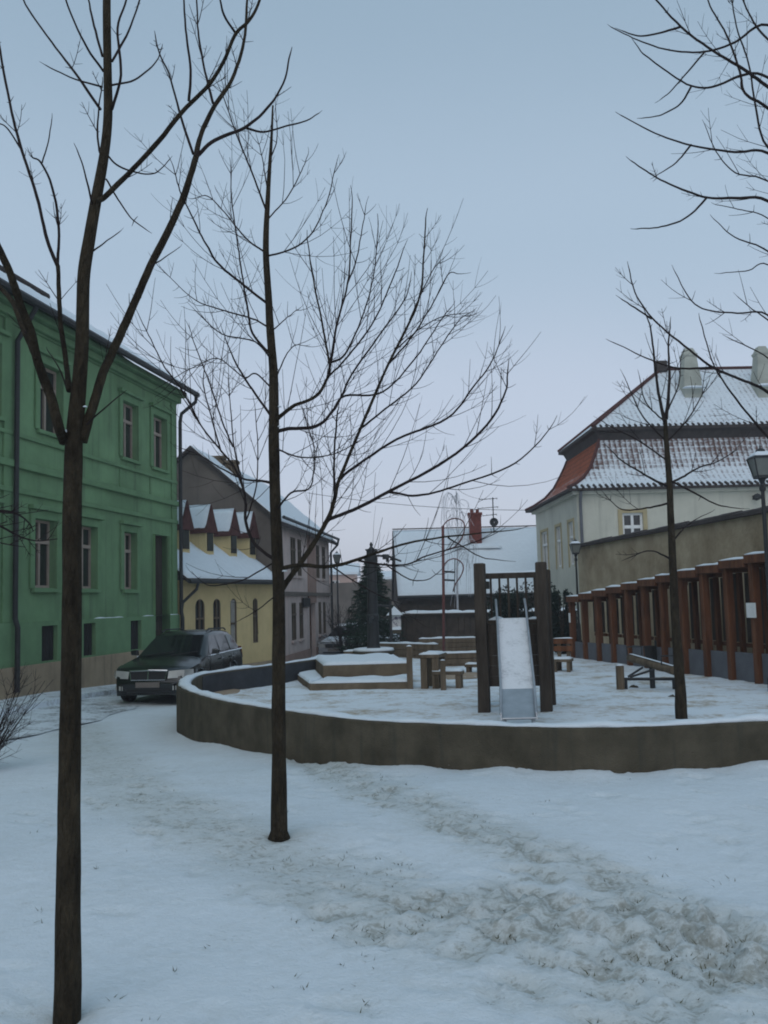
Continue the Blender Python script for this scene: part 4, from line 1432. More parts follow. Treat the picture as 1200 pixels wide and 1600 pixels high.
# ------------------------------------------------------------------ timber fence along the right
def make_fence():
    A = on_z(905, 1029, 0.02)
    B = on_z(1143, 1063, 0.02)
    fr = Frame((A.x, A.y), (B.x - A.x, B.y - A.y))    # s runs towards us, o to the left
    pxs = [894, 909.6, 926.5, 943.5, 965, 990, 1018.6, 1055, 1093.6, 1140.4]
    ss = [fr.hit(x, 960, 0.0)[0] for x in pxs]
    step = (ss[-1] - ss[0]) / (len(ss) - 1)
    ss = [ss[0] + step * k for k in range(len(ss) + 4)]
    ztop0 = 1.72
    ztop1 = at(1142, 876, fr.P(ss[9], 0, 0).y).z
    root = thing('timber_fence', (A.x, A.y, 0), 'red brown timber post fence stepping up along the playground edge', 'fence')
    for k in range(len(ss) - 1):
        s0, s1 = ss[k], ss[k + 1]
        zt = ztop0 + (ztop1 - ztop0) * k / 9
        # front post, thin back post
        MB().fbox(fr, s0 - 0.075, s0 + 0.075, -0.075, 0.075, -0.1, zt - 0.16).build('post', M['wood_red'], root, bevel=0.012)
        MB().fbox(fr, s0 + 0.32, s0 + 0.42, -0.62, -0.52, -0.1, zt - 0.16).build('rear_post', M['wood_red'], root, bevel=0.01)
        # roof beam of the bay
        bm = MB().fbox(fr, s0 - 0.10, s1 - 0.105, -0.68, 0.14, zt - 0.158, zt).build('top_beam', M['wood_red'], root, bevel=0.012)
        z = zt + 0.002
        snowcap([fr.P(s0 - 0.09, 0.12, z), fr.P(s0 - 0.09, -0.66, z), fr.P(s1 - 0.12, -0.66, z), fr.P(s1 - 0.12, 0.12, z)], 0.05, 0.1, k).build('beam_snow', M['snow'], bm, smooth=True)
        # grey skirting panel and a slim rail
        MB().fbox(fr, s0 + 0.08, s1 - 0.08, -0.06, -0.01, -0.1, 0.47 + 0.012 * k).build('skirting_panel', M['greypanel'], root, bevel=0.008)
        MB().fbox(fr, s0 + 0.076, s1 - 0.076, -0.66, -0.60, 0.62, 0.70).build('rail', M['wood_red'], root)
        for u in (0.06, 0.50):
            MB().fbox(fr, s0 + u, s0 + u + 0.25, -0.64, -0.60, 0.72, zt - 0.17).build('infill_board', M['wood_dark'], root)
    # two snow-capped ledges
    # notices
    s = ss[0]
    n1 = MB().fbox(fr, s - 0.06, s + 0.06, 0.077, 0.085, 1.0, 1.26).build('paper_notice', M['white'])
    tag(n1, 'small white paper notice pinned to the end fence post', 'notice')
    s = fr.hit(1196, 953, 0.2)[0]
    p = fr.P(s, 0.2, 0)
    n2 = MB().fbox(fr, ss[10] - 0.07, ss[10] + 0.24, 0.143, 0.155, at(1194, 966, p.y).z, at(1194, 942, p.y).z).build('notice_board', M['white'])
    tag(n2, 'white notice board at the right edge on the timber fence', 'notice')
    return fr, ss
FF, FS = make_fence()

# ------------------------------------------------------------------ lamps
def street_lamp(base, h, lw, label, group, open_glass='lampglass'):
    x, y, z0 = base
    root = thing('street_lamp', base, label, 'lamp', group)
    m = MB()
    k = lw / 0.42
    def ring(r, z, n=10):
        return [(x + r * math.cos(2 * math.pi * i / n), y + r * math.sin(2 * math.pi * i / n), z) for i in range(n)]
    rs = [(0.14 * k, z0), (0.14 * k, z0 + 0.25), (0.09 * k, z0 + 0.32), (0.075 * k, z0 + 0.8), (0.05 * k, z0 + 0.9), (0.04 * k, z0 + h - 0.25), (0.065 * k, z0 + h - 0.22), (0.065 * k, z0 + h - 0.17), (0.035 * k, z0 + h - 0.12), (0.09 * k, z0 + h)]
    m.loft([ring(r, z) for r, z in rs])
    m.build('pole', M['iron'], root, smooth=False)
    zl = z0 + h
    H = lw * 1.25
    def sq(a, z):
        return [(x - a, y - a, z), (x + a, y - a, z), (x + a, y + a, z), (x - a, y + a, z)]
    g = MB()
    g.loft([sq(lw * 0.27, zl + 0.01), sq(lw * 0.46, zl + H * 0.72)])
    lt = g.build('lantern', M['lampglass'], root)
    f = MB()
    for i in range(4):
        a, b = sq(lw * 0.28, zl)[i], sq(lw * 0.48, zl + H * 0.72)[i]
        f.tube([a, b], lw * 0.035, 5)
    f.loft([sq(lw * 0.30, zl - 0.02), sq(lw * 0.30, zl + 0.03)])
    f.loft([sq(lw * 0.52, zl + H * 0.72), sq(lw * 0.52, zl + H * 0.76), sq(lw * 0.28, zl + H * 0.95), sq(lw * 0.18, zl + H * 0.97), sq(lw * 0.16, zl + H * 1.08), sq(lw * 0.04, zl + H * 1.14)])
    f.tube([(x, y, zl + H * 1.12), (x, y, zl + H * 1.28)], [lw * 0.05, lw * 0.015], 6)
    f.build('lantern_frame', M['iron'], lt)
    sn = MB()
    sn.loft([sq(lw * 0.46, zl + H * 0.815), sq(lw * 0.44, zl + H * 0.86), sq(lw * 0.26, zl + H * 0.99), sq(lw * 0.17, zl + H * 1.0)])
    sn.build('lantern_snow', M['snow'], lt, bevel=0.01)
    return root
def lamp_at(px, ytop, ybase_z, depth, lw, label):
    b = at(px, 900, depth)
    zt = at(px, ytop, depth).z
    h = zt - lw * 1.25 * 1.14 - ybase_z
    street_lamp((b.x, b.y, ybase_z), h, lw, label, 'lantern street lamps')
lamp_at(1200, 700, 0.0, 16.6, 0.36, 'black lantern lamp post cut by the right edge, closest of the lamps')
lamp_at(901, 843, 0.0, 31.0, 0.32, 'slim lantern lamp post at the corner of the cream house')
lamp_at(527, 862, -1.2, 52.0, 0.42, 'small dark lantern lamp post beside the far end of the pink house')

# ------------------------------------------------------------------ slide tower
TW = Frame(tuple(on_z(757, 1114, 0.02)[:2]), tuple((on_z(854, 1113, 0.02) - on_z(757, 1114, 0.02))[:2]))
def make_tower():
    L = math.hypot(*(on_z(854, 1113, 0.02) - on_z(757, 1114, 0.02))[:2])
    D = 1.0
    base = TW.P(L / 2, -D / 2, 0)
    root = thing('slide_tower', base, 'dark timber slide tower with four square posts and a platform', 'play tower')
    # depth axis leans a little to the right
    bk = Vector((0.23, 0.973, 0))
    def Q(s, o, z):
        p = TW.p + TW.d * s + bk * (-o)
        return Vector((p.x, p.y, z))
    zt = at(752, 880, TW.p.y).z
    def post(s, o, z1, w=0.085):
        m = MB()
        rings = []
        for z, k in ((-0.1, 1.05), (0.5, 1.0), (1.2, 1.02), (z1 - 0.02, 0.98), (z1, 0.9)):
            rings.append([Q(s, o, z) + TW.d * (a * w * k) + bk * (b * w * k) + Vector((0.006 * math.sin(z * 3 + s), 0, 0)) for a, b in ((-1, -1), (1, -1), (1, 1), (-1, 1))])
        m.loft(rings)
        return m.build('post', M['wood_dark'], root, bevel=0.015)
    for s, o, z in ((0, 0, zt), (L, 0, zt - 0.01), (-0.13, -D, zt - 0.1), (L - 0.01, -D, zt - 0.1)):
        p = post(s, o, z)
    zp = at(800, 969, TW.p.y).z
    # platform planks
    n = 7
    for k in range(n):
        o0, o1 = -0.09 - (D - 0.18) * k / n, -0.09 - (D - 0.18) * (k + 1) / n + 0.012
        m = MB()
        b = [Q(0.09, o0, zp - 0.05), Q(L - 0.09, o0, zp - 0.05), Q(L - 0.09, o1, zp - 0.05), Q(0.09, o1, zp - 0.05)]
        m.hexa(b, [p + Vector((0, 0, 0.05)) for p in b])
        m.build('platform_plank', M['wood_dark'], root)
    for s0, s1, nm in ((0.10, 0.26, 1), (L - 0.26, L - 0.10, 2)):
        snowcap([Q(s0, -0.1, zp + 0.004), Q(s1, -0.1, zp + 0.004), Q(s1, -0.8, zp + 0.004), Q(s0, -0.8, zp + 0.004)], 0.05, 0.07, nm).build('platform_snow', M['snow'], root, smooth=True)
    # front boards under the platform
    zb = at(800, 1072, TW.p.y).z
    n = 6
    for k in range(n):
        z0 = zb + (zp - 0.06 - zb) * k / n
        z1 = zb + (zp - 0.06 - zb) * (k + 1) / n - 0.003
        j = 0.003 * (k % 2)
        m = MB()
        b = [Q(0.088, -0.03 - j, z0), Q(L - 0.088, -0.03 - j, z0), Q(L - 0.088, -0.07 - j, z0), Q(0.088, -0.07 - j, z0)]
        m.hexa(b, [Vector((p.x, p.y, z1)) for p in b])
        m.build('front_board', M['wood_dark'], root, bevel=0.004)
    # bottom cross beam, side beams
    for s in (0.0, L):
        m = MB()
        for z in (zp - 0.12, zp + 0.55):
            b = [Q(s - 0.03, -0.087, z - 0.06), Q(s + 0.03, -0.087, z - 0.06), Q(s + 0.03, -D + 0.087, z - 0.06), Q(s - 0.03, -D + 0.087, z - 0.06)]
            m.hexa(b, [p + Vector((0, 0, 0.12)) for p in b])
        m.build('side_beam', M['wood_dark'], root)
    # rear railing
    zr = at(800, 899, TW.p.y + D).z
    m = MB()
    b = [Q(-0.045, -D + 0.04, zr - 0.05), Q(L - 0.097, -D + 0.04, zr - 0.05), Q(L - 0.097, -D - 0.04, zr - 0.05), Q(-0.045, -D - 0.04, zr - 0.05)]
    m.hexa(b, [p + Vector((0, 0, 0.09)) for p in b])
    bm = m.build('top_rail', M['wood_dark'], root, bevel=0.008)
    e = Vector((0, 0, 0.092))
    snowcap([b[0] + e, b[1] + e, b[2] + e, b[3] + e], 0.035, 0.05, 2).build('rail_snow', M['snow'], bm, smooth=True)
    for k in range(6):
        s = 0.04 + (L - 0.22) * k / 5
        m = MB()
        b = [Q(s - 0.016, -D + 0.02, zp), Q(s + 0.016, -D + 0.02, zp), Q(s + 0.016, -D - 0.02, zp), Q(s - 0.016, -D - 0.02, zp)]
        m.hexa(b, [Vector((p.x, p.y, zr - 0.051)) for p in b])
        m.build('baluster', M['wood_dark'], root)
    # slide: a thing of its own, bolted to the platform but lifted off whole
    prof = [(800, 14.42 - 14.5, None)]
    y0 = TW.p.y
    c0 = at(800, 966, y0 - 0.10)
    c0.z = zp + 0.03
    cb = at(809, 1076, y0 - 1.7)
    ce = at(811, 1123, y0 - 2.35)
    cm1 = c0.lerp(cb, 0.5)
    pts = [c0 + Vector((0.03, 0.28, 0.0)), c0, cm1 + Vector((0, 0, -0.01)), cb + (c0 - cb) * 0.06, cb, cb.lerp(ce, 0.15), ce, ce + (ce - cb) * 0.12 + Vector((0, 0, 0.06))]
    sl = thing('slide', (ce.x, ce.y, 0), 'narrow steel slide dusted with snow running down from the tower', 'slide')
    hw = 0.215
    side = Vector((1, -0.03, 0)).normalized()
    def chute(i0, i1, mt, name, par):
        m = MB()
        rings = []
        for p in pts[i0:i1]:
            up = Vector((0, 0.35, 0.94))
            hgt = 0.13
            rings.append([p - side * hw, p + side * hw, p + side * hw - up * 0.012, p - side * hw - up * 0.012])
        m.loft(rings)
        return m.build(name, mt, par)
    chute(0, 5, M['frost_steel'], 'chute', sl)
    chute(4, 8, M['steel'], 'run_out', sl)
    for sg in (-1, 1):
        m = MB()
        rings = []
        for i, p in enumerate(pts):
            up = Vector((0, 0.30, 0.95))
            hgt = (0.30, 0.13, 0.085, 0.08, 0.08, 0.08, 0.08, 0.05)[i]
            a = p + side * (sg * (hw + 0.002))
            b = p + side * (sg * (hw + 0.014))
            rings.append([a - up * 0.03, b - up * 0.03, b + up * hgt, a + up * hgt])
        m.loft(rings)
        sw = m.build('side_wall', M['steel'], sl)
        m = MB()
        m.tube([p + side * (sg * (hw + 0.008)) + Vector((0, 0.30, 0.95)) * ((0.30, 0.13, 0.085, 0.08, 0.08, 0.08, 0.08, 0.05)[i]) for i, p in enumerate(pts)], 0.018, 6)
        m.build('hand_rim', M['steel'], sw, smooth=True)
    m = MB()
    for sg in (-1, 1):
        m.tube([ce + side * sg * (hw - 0.03) + Vector((0, 0, -0.02)), Vector((ce.x + sg * (hw - 0.03), ce.y, -0.05))], 0.02, 6)
        m.tube([cb + side * sg * (hw - 0.03) + Vector((0, 0, -0.02)), Vector((cb.x + sg * (hw - 0.03), cb.y, -0.05))], 0.02, 6)
    m.build('leg', M['steel'], sl)
make_tower()

# ------------------------------------------------------------------ terraces, tables, benches
def quad_block(p, z0, z1):
    m = MB()
    return m.hexa([Vector((q.x, q.y, z0)) for q in p], [Vector((q.x, q.y, z1)) for q in p])

def make_terrace():
    FL, FR = on_z(484, 1080, 0.02), on_z(645, 1077, 0.02)
    BLt = on_z(465, 1056, 0.16)
    dv = BLt - on_z(484, 1070, 0.16)
    dv.z = 0
    root = thing('seat_terrace', ((FL + FR) / 2 + dv / 2), 'two stepped concrete seat terrace with thick snow on both steps', 'terrace')
    zl, zu = 0.16, 0.43
    p = [FL, FR, FR + dv, FL + dv]
    lo = quad_block(p, -0.1, zl).build('lower_step', M['terrace'], root, bevel=0.02)
    U0, U1 = on_z(505, 1061, zl), on_z(645, 1057, zl)
    ub = on_z(489, 1028, zu) - on_z(505, 1041, zu)
    ub.z = 0
    q = [U0, U1, U1 + ub, U0 + ub]
    up_ = quad_block(q, -0.1, zu).build('upper_step', M['terrace'], root, bevel=0.02)
    def sc(p, z, h, part, sd):
        c = [Vector((a.x, a.y, z + 0.003)) for a in p]
        ce = sum(c, Vector()) / 4
        c = [a.lerp(ce, 0.015) for a in c]
        snowcap(c, h, 0.10, sd).build('snow', M['snow'], part, smooth=True)
    sc([FL, FR, U1 - Vector((0, 0.02, 0)), U0 - Vector((0, 0.02, 0))], zl, 0.06, lo, 1)
    sc([FL, U0, U0 + ub, FL + dv], zl, 0.06, lo, 4)
    sc(q, zu, 0.075, up_, 2)
make_terrace()

def timber_post(px, ytop, ybot, wpx, label, mt='wood_mid', round_=False, cat='post', group=None, name='timber_post'):
    b = on_z(px, ybot, 0.02)
    zt = at(px, ytop, b.y).z
    w = wpx * b.y / FPX / 2
    m = MB()
    if round_:
        m.loft([[(b.x + w * k * math.cos(t * math.pi / 8), b.y + w * k * math.sin(t * math.pi / 8), z) for t in range(16)] for z, k in ((-0.1, 1.0), (zt - 0.02, 0.98), (zt, 0.9))])
    else:
        m.loft([[(b.x + a * w * k, b.y + c * w * k, z) for a, c in ((-1, -1), (1, -1), (1, 1), (-1, 1))] for z, k in ((-0.1, 1.0), (zt - 0.015, 1.0), (zt, 0.9))])
    root = thing(name, (b.x, b.y, 0), label, cat, group)
    m.build('shaft', M[mt], root, smooth=False, bevel=0.006)
    s = w * 0.85
    snowcap([(b.x - s, b.y - s, zt + 0.002), (b.x + s, b.y - s, zt + 0.002), (b.x + s, b.y + s, zt + 0.002), (b.x - s, b.y + s, zt + 0.002)], 0.03, 0.04, px).build('snow', M['snow'], root, smooth=True)
    return root
timber_post(641, 1010, 1077, 9, 'square timber post at the right end of the stepped terrace', 'wood_mid')
timber_post(693, 1032, 1079, 8, 'slim timber post standing in front of the small bench', 'wood_mid')

def plank_bench(px0, px1, yseat, yfoot, label, depth=0.35, back=None, name='bench', mt='wood_mid', leg_w=0.08, yaw=0.0):
    a, b = on_z(px0, yfoot, 0.02), on_z(px1, yfoot, 0.02)
    zt = at((px0 + px1) / 2, yseat, a.y).z
    d = Vector((b.x - a.x, b.y - a.y, 0))
    if yaw:
        d = Matrix.Rotation(yaw, 3, 'Z') @ d
    fr = Frame((a.x, a.y), (d.x, d.y))
    L = d.length
    root = thing(name, ((a.x + b.x) / 2, a.y + depth / 2, 0), label, 'bench' if 'bench' in name else 'table')
    n = 3
    for k in range(n):
        o0 = -depth * k / n
        MB().fbox(fr, 0, L, o0 - depth / n + 0.012, o0, zt - 0.06, zt).build('seat_plank' if 'bench' in name else 'top_plank', M[mt], root, bevel=0.006)
    for s in (0.03, L - 0.03 - leg_w):
        for o in (-0.02, -depth + 0.02 + leg_w):
            MB().fbox(fr, s, s + leg_w, o - leg_w, o, -0.08, zt - 0.062).build('leg', M[mt], root, bevel=0.006)
    snowcap([fr.P(0.01, -0.01, zt + 0.002), fr.P(L - 0.01, -0.01, zt + 0.002), fr.P(L - 0.01, -depth + 0.01, zt + 0.002), fr.P(0.01, -depth + 0.01, zt + 0.002)], 0.05, 0.07, px0).build('snow', M['snow'], root, smooth=True)
    if back:
        for k in range(2):
            MB().fbox(fr, 0, L, -depth - 0.02, -depth + 0.02, zt + 0.16 + 0.17 * k, zt + 0.28 + 0.17 * k).build('back_board', M[back], root, bevel=0.006)
        for s in (0.08, L - 0.16):
            MB().fbox(fr, s, s + 0.08, -depth - 0.08, -depth - 0.022, -0.05, zt + 0.46).build('back_support', M[mt], root)
        snowcap([fr.P(0, -depth + 0.02, zt + 0.452), fr.P(L, -depth + 0.02, zt + 0.452), fr.P(L, -depth - 0.02, zt + 0.452), fr.P(0, -depth - 0.02, zt + 0.452)], 0.03, 0.06, px0).build('back_snow', M['snow'], root, smooth=True)
    return root
plank_bench(655, 688, 1023, 1077, 'small timber table with chunky legs beside the terrace post', 0.7, name='table', leg_w=0.13)
plank_bench(675, 722, 1049, 1077, 'low timber stool bench tucked beside the small table', 0.3, name='bench', leg_w=0.10)
plank_bench(726, 760, 1038, 1052, 'low plank bench half hidden behind the left tower post', 0.3, name='bench')
plank_bench(862, 893, 1030, 1051, 'low timber bench with red backboards next to the fence end', 0.4, back='wood_red', name='bench')

def log_wall(px0, px1, y0, y1, foot0, foot1, label, seed):
    a, b = on_z(px0, foot0, 0.02), on_z(px1, foot1, 0.02)
    fr = Frame((a.x, a.y), (b.x - a.x, b.y - a.y))
    L = math.hypot(b.x - a.x, b.y - a.y)
    zt = at((px0 + px1) / 2, (y0 + y1) / 2, (a.y + b.y) / 2).z
    root = thing('low_timber_wall', (a.x, a.y, 0), label, 'wall')
    n = 3
    for k in range(n):
        z0, z1 = -0.05 + (zt + 0.05) * k / n, -0.05 + (zt + 0.05) * (k + 1) / n - 0.008
        MB().fbox(fr, 0, L, -0.16 + 0.01 * (k % 2), 0.01 * (k % 2), z0, z1).build('plank', M['wood_mid'], root, bevel=0.012)
    snowcap([fr.P(0, 0.0, zt), fr.P(L, 0.0, zt), fr.P(L, -0.15, zt), fr.P(0, -0.15, zt)], 0.06, 0.1, seed).build('snow', M['snow'], root, smooth=True)
log_wall(672, 770, 1022, 1019, 1043, 1040, 'low snow topped timber wall behind the small table', 3)
log_wall(588, 680, 1005, 1007, 1027, 1030, 'low snow topped timber wall directly right of the pump', 5)
log_wall(655, 745, 999, 996, 1016, 1014, 'farthest low snow topped timber wall in front of the board wall', 8)

# ------------------------------------------------------------------ seesaw, stump, bin, rock
def make_seesaw():
    a = on_z(985, 1058, 0.02)
    e0, e1 = at(915, 1022, a.y + 3.4), at(1056, 1049, 16.9)
    e0 = at(984, 1028, 18.7)
    root = thing('log_seesaw', (a.x + 0.3, a.y, 0), 'round log beam on a low black iron frame behind the young tree', 'seesaw')
    m = MB()
    n = 10
    m.tube([e0.lerp(e1, k / n) for k in range(n + 1)], [0.072 + 0.006 * math.sin(k * 2.1) for k in range(n + 1)], 12)
    m.build('log_beam', M['wood_mid'], root, smooth=True)
    mid = e0.lerp(e1, 0.5)
    bars = [([at(975, 1061, 17.6), at(1060, 1061, 17.2)], 0.03), ([at(982, 1057, 17.7), at(1004, 1043, 17.9)], 0.022),
            ([at(984, 1058, 17.6), at(1022, 1046, 17.5)], 0.022), ([mid, Vector((mid.x, mid.y, -0.05))], 0.05)]
    for px in (978, 1052):
        p = at(px, 1061, 17.5)
        bars.append(([p, Vector((p.x, p.y, -0.05))], 0.025))
    for pts, r in bars:
        MB().tube(pts, r, 6).build('iron_bar', M['iron'], root)
    for t, sg in ((0.12, 1), (0.88, 1)):
        p = e0.lerp(e1, t)
        h = MB()
        h.tube([p + Vector((-0.14, 0, 0.08)), p + Vector((-0.14, 0, 0.24)), p + Vector((0.14, 0, 0.24)), p + Vector((0.14, 0, 0.08))], 0.014, 6)
        h.build('handle', M['iron'], root)
    snowcap([e0.lerp(e1, 0.03) + Vector((-0.03, 0, 0.082)), e0.lerp(e1, 0.03) + Vector((0.03, 0, 0.082)), e0.lerp(e1, 0.95) + Vector((0.03, 0, 0.082)), e0.lerp(e1, 0.95) + Vector((-0.03, 0, 0.082))], 0.012, 0.05).build('snow', M['snow'], root, smooth=True)
make_seesaw()
timber_post(970, 1040, 1079, 13, 'short thick round log post standing upright before the seesaw', 'wood_mid', True, 'post', name='log_post')

def rock(px, py, r, label, seed):
    c = on_z(px, py, 0.02)
    m = MB()
    rings = []
    for j in range(6):
        ph = math.pi / 2 * j / 5
        ring = []
        for k in range(10):
            a = 2 * math.pi * k / 10
            q = r * (1 + 0.35 * noise.noise(Vector((math.cos(a) + seed, math.sin(a), ph))))
            ring.append((c.x + q * math.cos(a) * math.cos(ph), c.y + q * math.sin(a) * math.cos(ph), 0.0 + q * 0.85 * math.sin(ph)))
        rings.append(ring)
    m.loft(rings)
    tag(m.build('rock', M['concrete'], smooth=True), label, 'rock')
rock(990, 1075, 0.09, 'small dark stone lying right of the log post', 1)
rock(1050, 1090, 0.075, 'little dark stone half sunk beside the young tree foot', 6)

def litter_bin():
    s = FF.hit(1018, 1020, 0.18)[0]
    p = FF.P(s, 0.22, 0)
    z0, z1 = at(1018, 1035, p.y).z, at(1018, 1009, p.y).z
    root = thing('litter_bin', (p.x, p.y, 0), 'small dark litter bin hung on the timber fence', 'bin')
    m = MB()
    def ring(r, z):
        return [(p.x + r * math.cos(t * math.pi / 8), p.y + r * math.sin(t * math.pi / 8), z) for t in range(16)]
    m.loft([ring(0.105, z0), ring(0.125, z1 - 0.03), ring(0.14, z1 - 0.03), ring(0.14, z1), ring(0.12, z1), ring(0.10, z1 - 0.12)])
    m.build('bucket', M['plastic'], root, smooth=False)
    MB().tube([(p.x + 0.14, p.y, z1 - 0.1), FF.P(s, 0.07, z1 - 0.1)], 0.02, 6).build('bracket', M['iron'], root)
    MB().tube([(p.x + 0.15, p.y + 0.05, -0.05), (p.x + 0.15, p.y + 0.05, z1 + 0.12)], 0.025, 8).build('post', M['iron'], root)
litter_bin()

# ------------------------------------------------------------------ old pump, climbing pole
def make_pump():
    y = 27.5
    b = at(584, 1020, y)
    root = thing('water_pump', (b.x, b.y, -0.3), 'tall dark old water pump post with an iron handle on a round trough', 'pump')
    zt = at(582, 858, y).z
    m = MB()
    def ring(r, z, n=12):
        return [(b.x + r * math.cos(2 * math.pi * t / n), b.y + r * math.sin(2 * math.pi * t / n), z) for t in range(n)]
    def col_(lst, name, mt):
        mm = MB()
        mm.loft([ring(r, z) for r, z in lst])
        return mm.build(name, M[mt], root)
    zb = b.z
    col_([(0.21, zb - 0.3), (0.21, zb + 0.1), (0.18, zb + 0.2), (0.155, zb + 0.9), (0.18, zb + 0.95), (0.18, zb + 1.05), (0.15, zb + 1.1), (0.14, zt - 0.35), (0.17, zt - 0.3), (0.17, zt - 0.2), (0.14, zt - 0.16), (0.14, zt - 0.05), (0.175, zt - 0.03), (0.175, zt)], 'column', 'iron')
    col_([(0.09, zt), (0.03, zt + 0.08), (0.05, zt + 0.12), (0.02, zt + 0.2)], 'finial', 'iron')
    h = MB()
    h.tube([(b.x + 0.15, b.y - 0.03, at(600, 868, y).z), at(606, 869, y), at(614, 872, y), at(627, 877, y)], [0.035, 0.04, 0.03, 0.03], 6)
    h.tube([at(601, 866, y), at(601, 874, y)], 0.06, 6)
    q = at(605, 872, y)
    h.tube([q + Vector((-0.04, 0, 0)), q + Vector((0.05, 0, 0))], 0.11, 8)
    h.tube([q + Vector((0.12, 0, 0.02)), q + Vector((0.2, 0, -0.02))], 0.085, 8)
    h.build('handle', M['iron'], root)
    s = MB()
    zq = zb + 1.0
    s.tube([(b.x, b.y - 0.15, zq), (b.x - 0.05, b.y - 0.45, zq - 0.02), (b.x - 0.06, b.y - 0.55, zq - 0.15)], 0.045, 8)
    s.build('spout', M['iron'], root)
    t = MB()
    t.loft([ring(0.56, -0.5, 16), ring(0.56, zb - 0.02, 16), ring(0.60, zb, 16), ring(0.60, zb + 0.06, 16), ring(0.3, zb + 0.06, 16)])
    tr = t.build('trough', M['concrete'], root)
    t = MB()
    t.loft([ring(0.585, zb + 0.063, 16), ring(0.56, zb + 0.13, 16), ring(0.4, zb + 0.15, 16), ring(0.26, zb + 0.13, 16)])
    t.build('trough_snow', M['snow'], tr, smooth=True)
make_pump()
log_wall(537, 572, 1018, 1018, 1035, 1035, 'short snow topped timber wall directly left of the pump', 12)

def make_climbing_pole():
    y = 27.0
    b = on_z(693, 1036, 0.0)
    b = at(693, 1030, y)
    root = thing('climbing_pole', (b.x, y, 0), 'tall thin red brown pole with hoops and rungs before the snowy roof', 'pole')
    m = MB()
    m.tube([(b.x, y, -0.1), at(693, 930, y), at(692, 822, y)], 0.04, 8)
    m.build('pole', M['redpaint'], root, smooth=True)
    h1 = [(692, 822), (699, 814), (711, 810), (723, 814), (726, 826), (721, 842), (711, 854), (700, 858), (693, 862)]
    h2 = [(693, 884), (700, 876), (711, 873), (721, 879), (724, 888), (720, 900), (712, 912), (708, 924)]
    for pts in (h1, h2):
        P = crom([at(x, yy, y + 0.1 * math.sin(i)) for i, (x, yy) in enumerate(pts)], 4)
        MB().tube(P, 0.018, 6).build('hoop', M['redpaint'], root, smooth=True)
    for yy in (893, 906):
        MB().tube([at(693, yy, y), at(711, yy + 1, y)], 0.03, 6).build('rung', M['iron'], root)
    MB().tube([at(711, 874, y), at(710, 926, y)], 0.012, 5).build('side_rod', M['iron'], root)
make_climbing_pole()

# notice shelter right of pump
def make_kiosk():
    y = 37.0
    a, c = at(611, 990, y), at(626, 958, y)
    root = thing('notice_shelter', ((a.x + c.x) / 2, y, -0.7), 'small pale scribbled notice shelter with a snowy gabled roof', 'shelter')
    x0, x1 = a.x, c.x
    MB().box(((x0 + x1) / 2, y, (at(618, 984, y).z + at(618, 962, y).z) / 2), (x1 - x0, 0.25, at(618, 962, y).z - at(618, 984, y).z)).build('board', M['notice'], root)
    zb = at(618, 984, y).z
    MB().box(((x0 + x1) / 2, y, zb - 0.07), (x1 - x0 - 0.02, 0.35, 0.13)).build('base', M['concrete'], root)
    snowcap([(x0, y - 0.2, zb + 0.0), (x1, y - 0.2, zb), (x1, y - 0.127, zb), (x0, y - 0.127, zb)], 0.22, 0.06).build('base_snow', M['snow'], root, smooth=True)
    for x in (x0 + 0.03, x1 - 0.03):
        MB().box((x, y + 0.16, (zb - 1.0) / 2 + zb / 2 - 0.2), (0.06, 0.06, 1.9)).build('leg', M['wood_dark'], root)
    zr = at(618, 961, y).z
    zp = at(618, 947, y).z
    m = MB()
    m.add([(x0 - 0.16, y - 0.35, zr), (x1 + 0.1, y - 0.35, zr), ((x0 + x1) / 2 - 0.05, y - 0.3, zp), (x0 - 0.16, y + 0.35, zr), (x1 + 0.1, y + 0.35, zr), ((x0 + x1) / 2 - 0.05, y + 0.3, zp)],
          [(0, 1, 2), (5, 4, 3), (0, 3, 4, 1), (1, 4, 5, 2), (2, 5, 3, 0)])
    m.build('snowy_roof', M['snow'], root)
    # dark gantry beside it
    y2 = 33.0
    g = thing('dark_frame', at(609, 1010, y2), 'thin dark post with a side arm between pump and notice shelter', 'post')
    m = MB()
    p = at(609.5, 940, y2)
    m.tube([(p.x, p.y, -0.5), (p.x, p.y, p.z)], 0.05, 6)
    m.build('post', M['iron'], g)
    MB().tube([at(609, 947, y2), at(590, 946, y2)], 0.05, 6).build('arm', M['iron'], g)
make_kiosk()

def cable(p, q, sag, label, r=0.012):
    pts = [p.lerp(q, k / 16) - Vector((0, 0, sag * 4 * (k / 16) * (1 - k / 16))) for k in range(17)]
    tag(MB().tube(pts, r, 4).build('overhead_cable', M['iron']), label, 'cable')
cable(at(846, 797, 45.5), at(480, 770, 49.0), 0.25, 'thin overhead cable between cream house corner and pink house roof')
